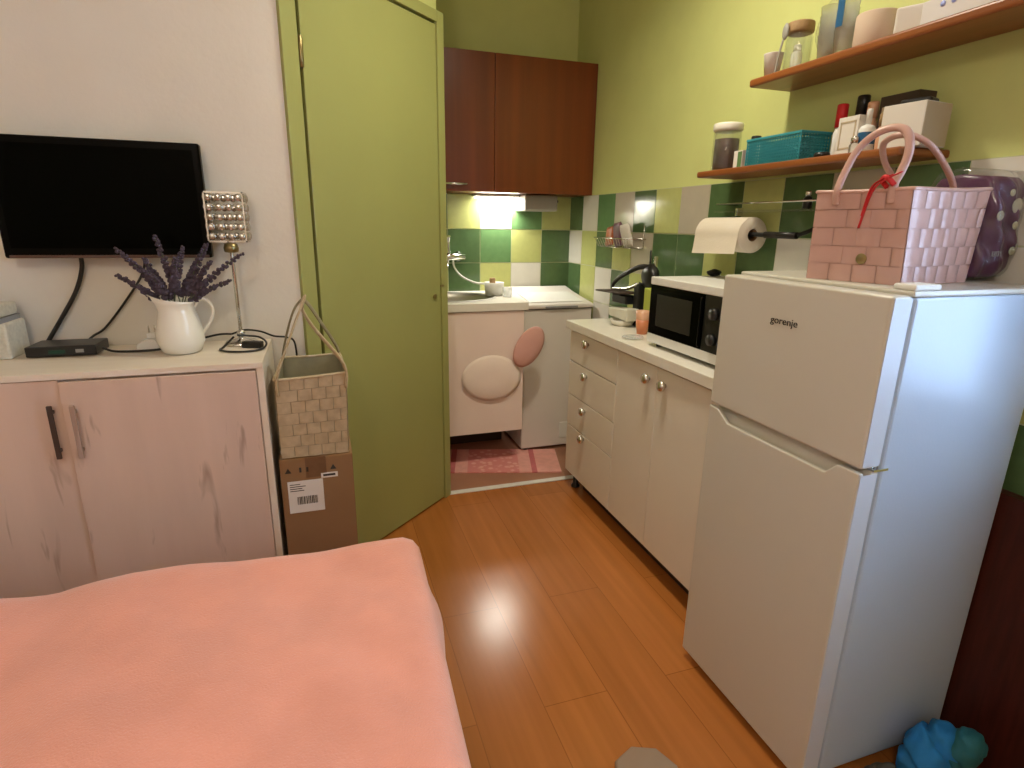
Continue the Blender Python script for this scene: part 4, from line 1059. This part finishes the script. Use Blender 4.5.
# ------------------------------------------------------------------ things at lower right
wp=thing('dark_wood_panel','dark reddish wood panel standing between fridge and right wall','panel',(1.512,.80,0))
obj('panel_board',bx(nb(),-.016,-.24,.0,.02,.16,.735),M['darkwood'],wp,bevel=.002)
bc_=thing('blue_bag','crumpled blue fabric bag on floor beside fridge','bag',(1.375,.715,0))
def crumple(c,r,amp,seed,m,name,parent,sub=5,fold=0):
    bm=nb(); ret=bmesh.ops.create_icosphere(bm,subdivisions=sub,radius=1); rnd=random.Random(seed)
    dirs=[(Vector((rnd.uniform(-1,1),rnd.uniform(-1,1),rnd.uniform(-1,1))).normalized(),rnd.uniform(3,7),rnd.uniform(0,6)) for _ in range(5)]
    for v in ret['verts']:
        p=v.co.copy(); dsp=sum(abs(math.sin(p.dot(dv)*f+ph))-.5 for dv,f,ph in dirs)*amp-fold*max(0,math.sin(p.x*4.2+p.z*5.0-p.y*2+seed))**6
        q=p*(1+dsp); v.co=Vector((c[0]+q.x*r[0],c[1]+q.y*r[1],max(.002,c[2]+q.z*r[2])))
    return obj(name,bm,m,parent,smooth=True)
crumple((-.028,.005,.082),(.086,.056,.095),.045,11,M['bluecloth'],'bag_body',bc_,fold=.22)
crumple((.018,-.030,.128),(.058,.036,.050),.03,5,M['tealcloth'],'bag_flap',bc_,fold=.10)
bm=nb(); tube(bm,[(-.09,-.03,.10),(-.075,-.065,.06),(-.01,-.075,.03),(.05,-.055,.03)],.014,10,flat=.5); obj('bag_hem',bm,M['bluecloth'],bc_)
gc=thing('grey_cloth','crumpled dark grey cloth on floor left of blue bag','cloth',(1.225,.735,0))
crumple((0,0,.028),(.05,.04,.032),.10,8,M['greycloth'],'cloth_fold',gc)
bm=nb(); prism(bm,[(1.575-.02,.63),(1.60-.02,.63),(1.575-.02,.675),(1.545-.02,.70),(1.53-.02,.70)],'z',.0,.004); bm.free()
bm=nb(); tube(bm,[(1.488,.735,.004),(1.498,.70,.004),(1.51,.665,.004),(1.518,.62,.004)],.006,8,flat=.4)
tag(obj('white_strap',bm,M['white_plastic']),'white strap lying on floor right of blue bag','strap')
fp=thing('floor_cushion','round taupe pad on the laminate floor at bottom edge','cushion',(.685,.935,0))
bm=nb(); lathe(bm,[(0,0),(.080,0),(.086,.006),(.086,.014),(.080,.020),(0,.022)],0,0,8,cap=False); obj('pad',bm,M['taupe'],fp,bevel=.006,seg=3)

# ------------------------------------------------------------------ ceiling lamp and lights
cl=thing('ceiling_lamp','round white ceiling lamp of the main room','lamp',(.78,1.70,ZC))
bm=nb(); lathe(bm,[(0,0),(.12,0),(.12,-.02),(0,-.02)],0,0,32,cap=False); obj('mount',bm,M['white_plastic'],cl)
bm=nb(); lathe(bm,[(.11,-.021),(.11,-.05),(.08,-.085),(.03,-.10),(0,-.10)],0,0,32,cap=False); obj('glass_bowl',bm,M['emit'],cl)
def light(name,kind,loc,energy,col,size=.1,rot=None,sy=None,spread=None):
    l=bpy.data.lights.new(name,kind); l.energy=energy; l.color=col
    if kind=='POINT': l.shadow_soft_size=size
    if kind=='AREA':
        l.size=size
        if sy: l.shape='RECTANGLE'; l.size_y=sy
        if spread: l.spread=spread
    o=bpy.data.objects.new(name,l); C.objects.link(o); o.location=loc
    if rot: o.rotation_euler=rot
    return o
l_=light('lamp_light','AREA',(.78,1.70,ZC-.11),15,(1,.91,.72),.2); l_.data.shape='DISK'; l_.data.spread=2.62
light('added_fill_light','POINT',(-.55,-.6,2.3),36,(1,.85,.67),.12)  # warm fill added behind the camera, no lamp fixture there
light('strip_light','AREA',(1.06,3.42,1.474),6.2,(1,.95,.84),.2,(0,0,0),.06)
# daylight behind the window
light('daylight','AREA',(XW+.30,(WY0+WY1)/2,(WZ0+WZ1)/2),62,(.42,.64,1.0),1.2,(0,-PI/2*-1,0),1.2)
w=bpy.data.worlds.new('World'); sc.world=w; w.use_nodes=True
N=w.node_tree.nodes; L=w.node_tree.links
sky=N.new('ShaderNodeTexSky'); sky.sky_type='HOSEK_WILKIE' if False else 'NISHITA'; sky.sun_disc=False; sky.sun_elevation=.6; sky.sun_rotation=2.0
L.new(sky.outputs[0],N['Background'].inputs['Color']); N['Background'].inputs['Strength'].default_value=.12

for o_ in list(C.objects):
    if o_.parent or 'label' not in o_: continue
    n_=o_.name.split('.')[0]
    if n_=='cable': o_['group']='black cables on and above the sideboard'
    elif n_=='sachet': o_['group']='packets in the wire wall basket'
    elif n_=='wall_shelf': o_['group']='orange-brown wall shelves'
    elif n_=='bottle' and 'lower shelf' in o_['label']: o_['group']='bottles on the lower shelf'
    elif n_ in ('drawer_cabinet','base_cabinet'): o_['group']='cream base cabinets along the right wall'

# ------------------------------------------------------------------ camera
f,yaw,pitch,roll,hc=569.4,.322,.274,.015,1.333
fw=Vector((math.sin(yaw)*math.cos(pitch),math.cos(yaw)*math.cos(pitch),-math.sin(pitch)))
r=Vector((math.cos(yaw),-math.sin(yaw),0)); u=r.cross(fw)
c_,s_=math.cos(roll),math.sin(roll); r2=c_*r+s_*u; u2=-s_*r+c_*u
cam=bpy.data.cameras.new('camera'); co=bpy.data.objects.new('camera',cam); C.objects.link(co)
mtx=Matrix((r2,u2,-fw)).transposed().to_4x4(); mtx.translation=Vector((0,0,hc)); co.matrix_world=mtx
cam.sensor_width=36; cam.lens=f/1024*36; cam.clip_start=.02; cam.clip_end=50
sc.camera=co
vs=sc.view_settings; vs.view_transform='Standard'; vs.look='None'; vs.gamma=1; vs.use_curve_mapping=False; vs.exposure=0
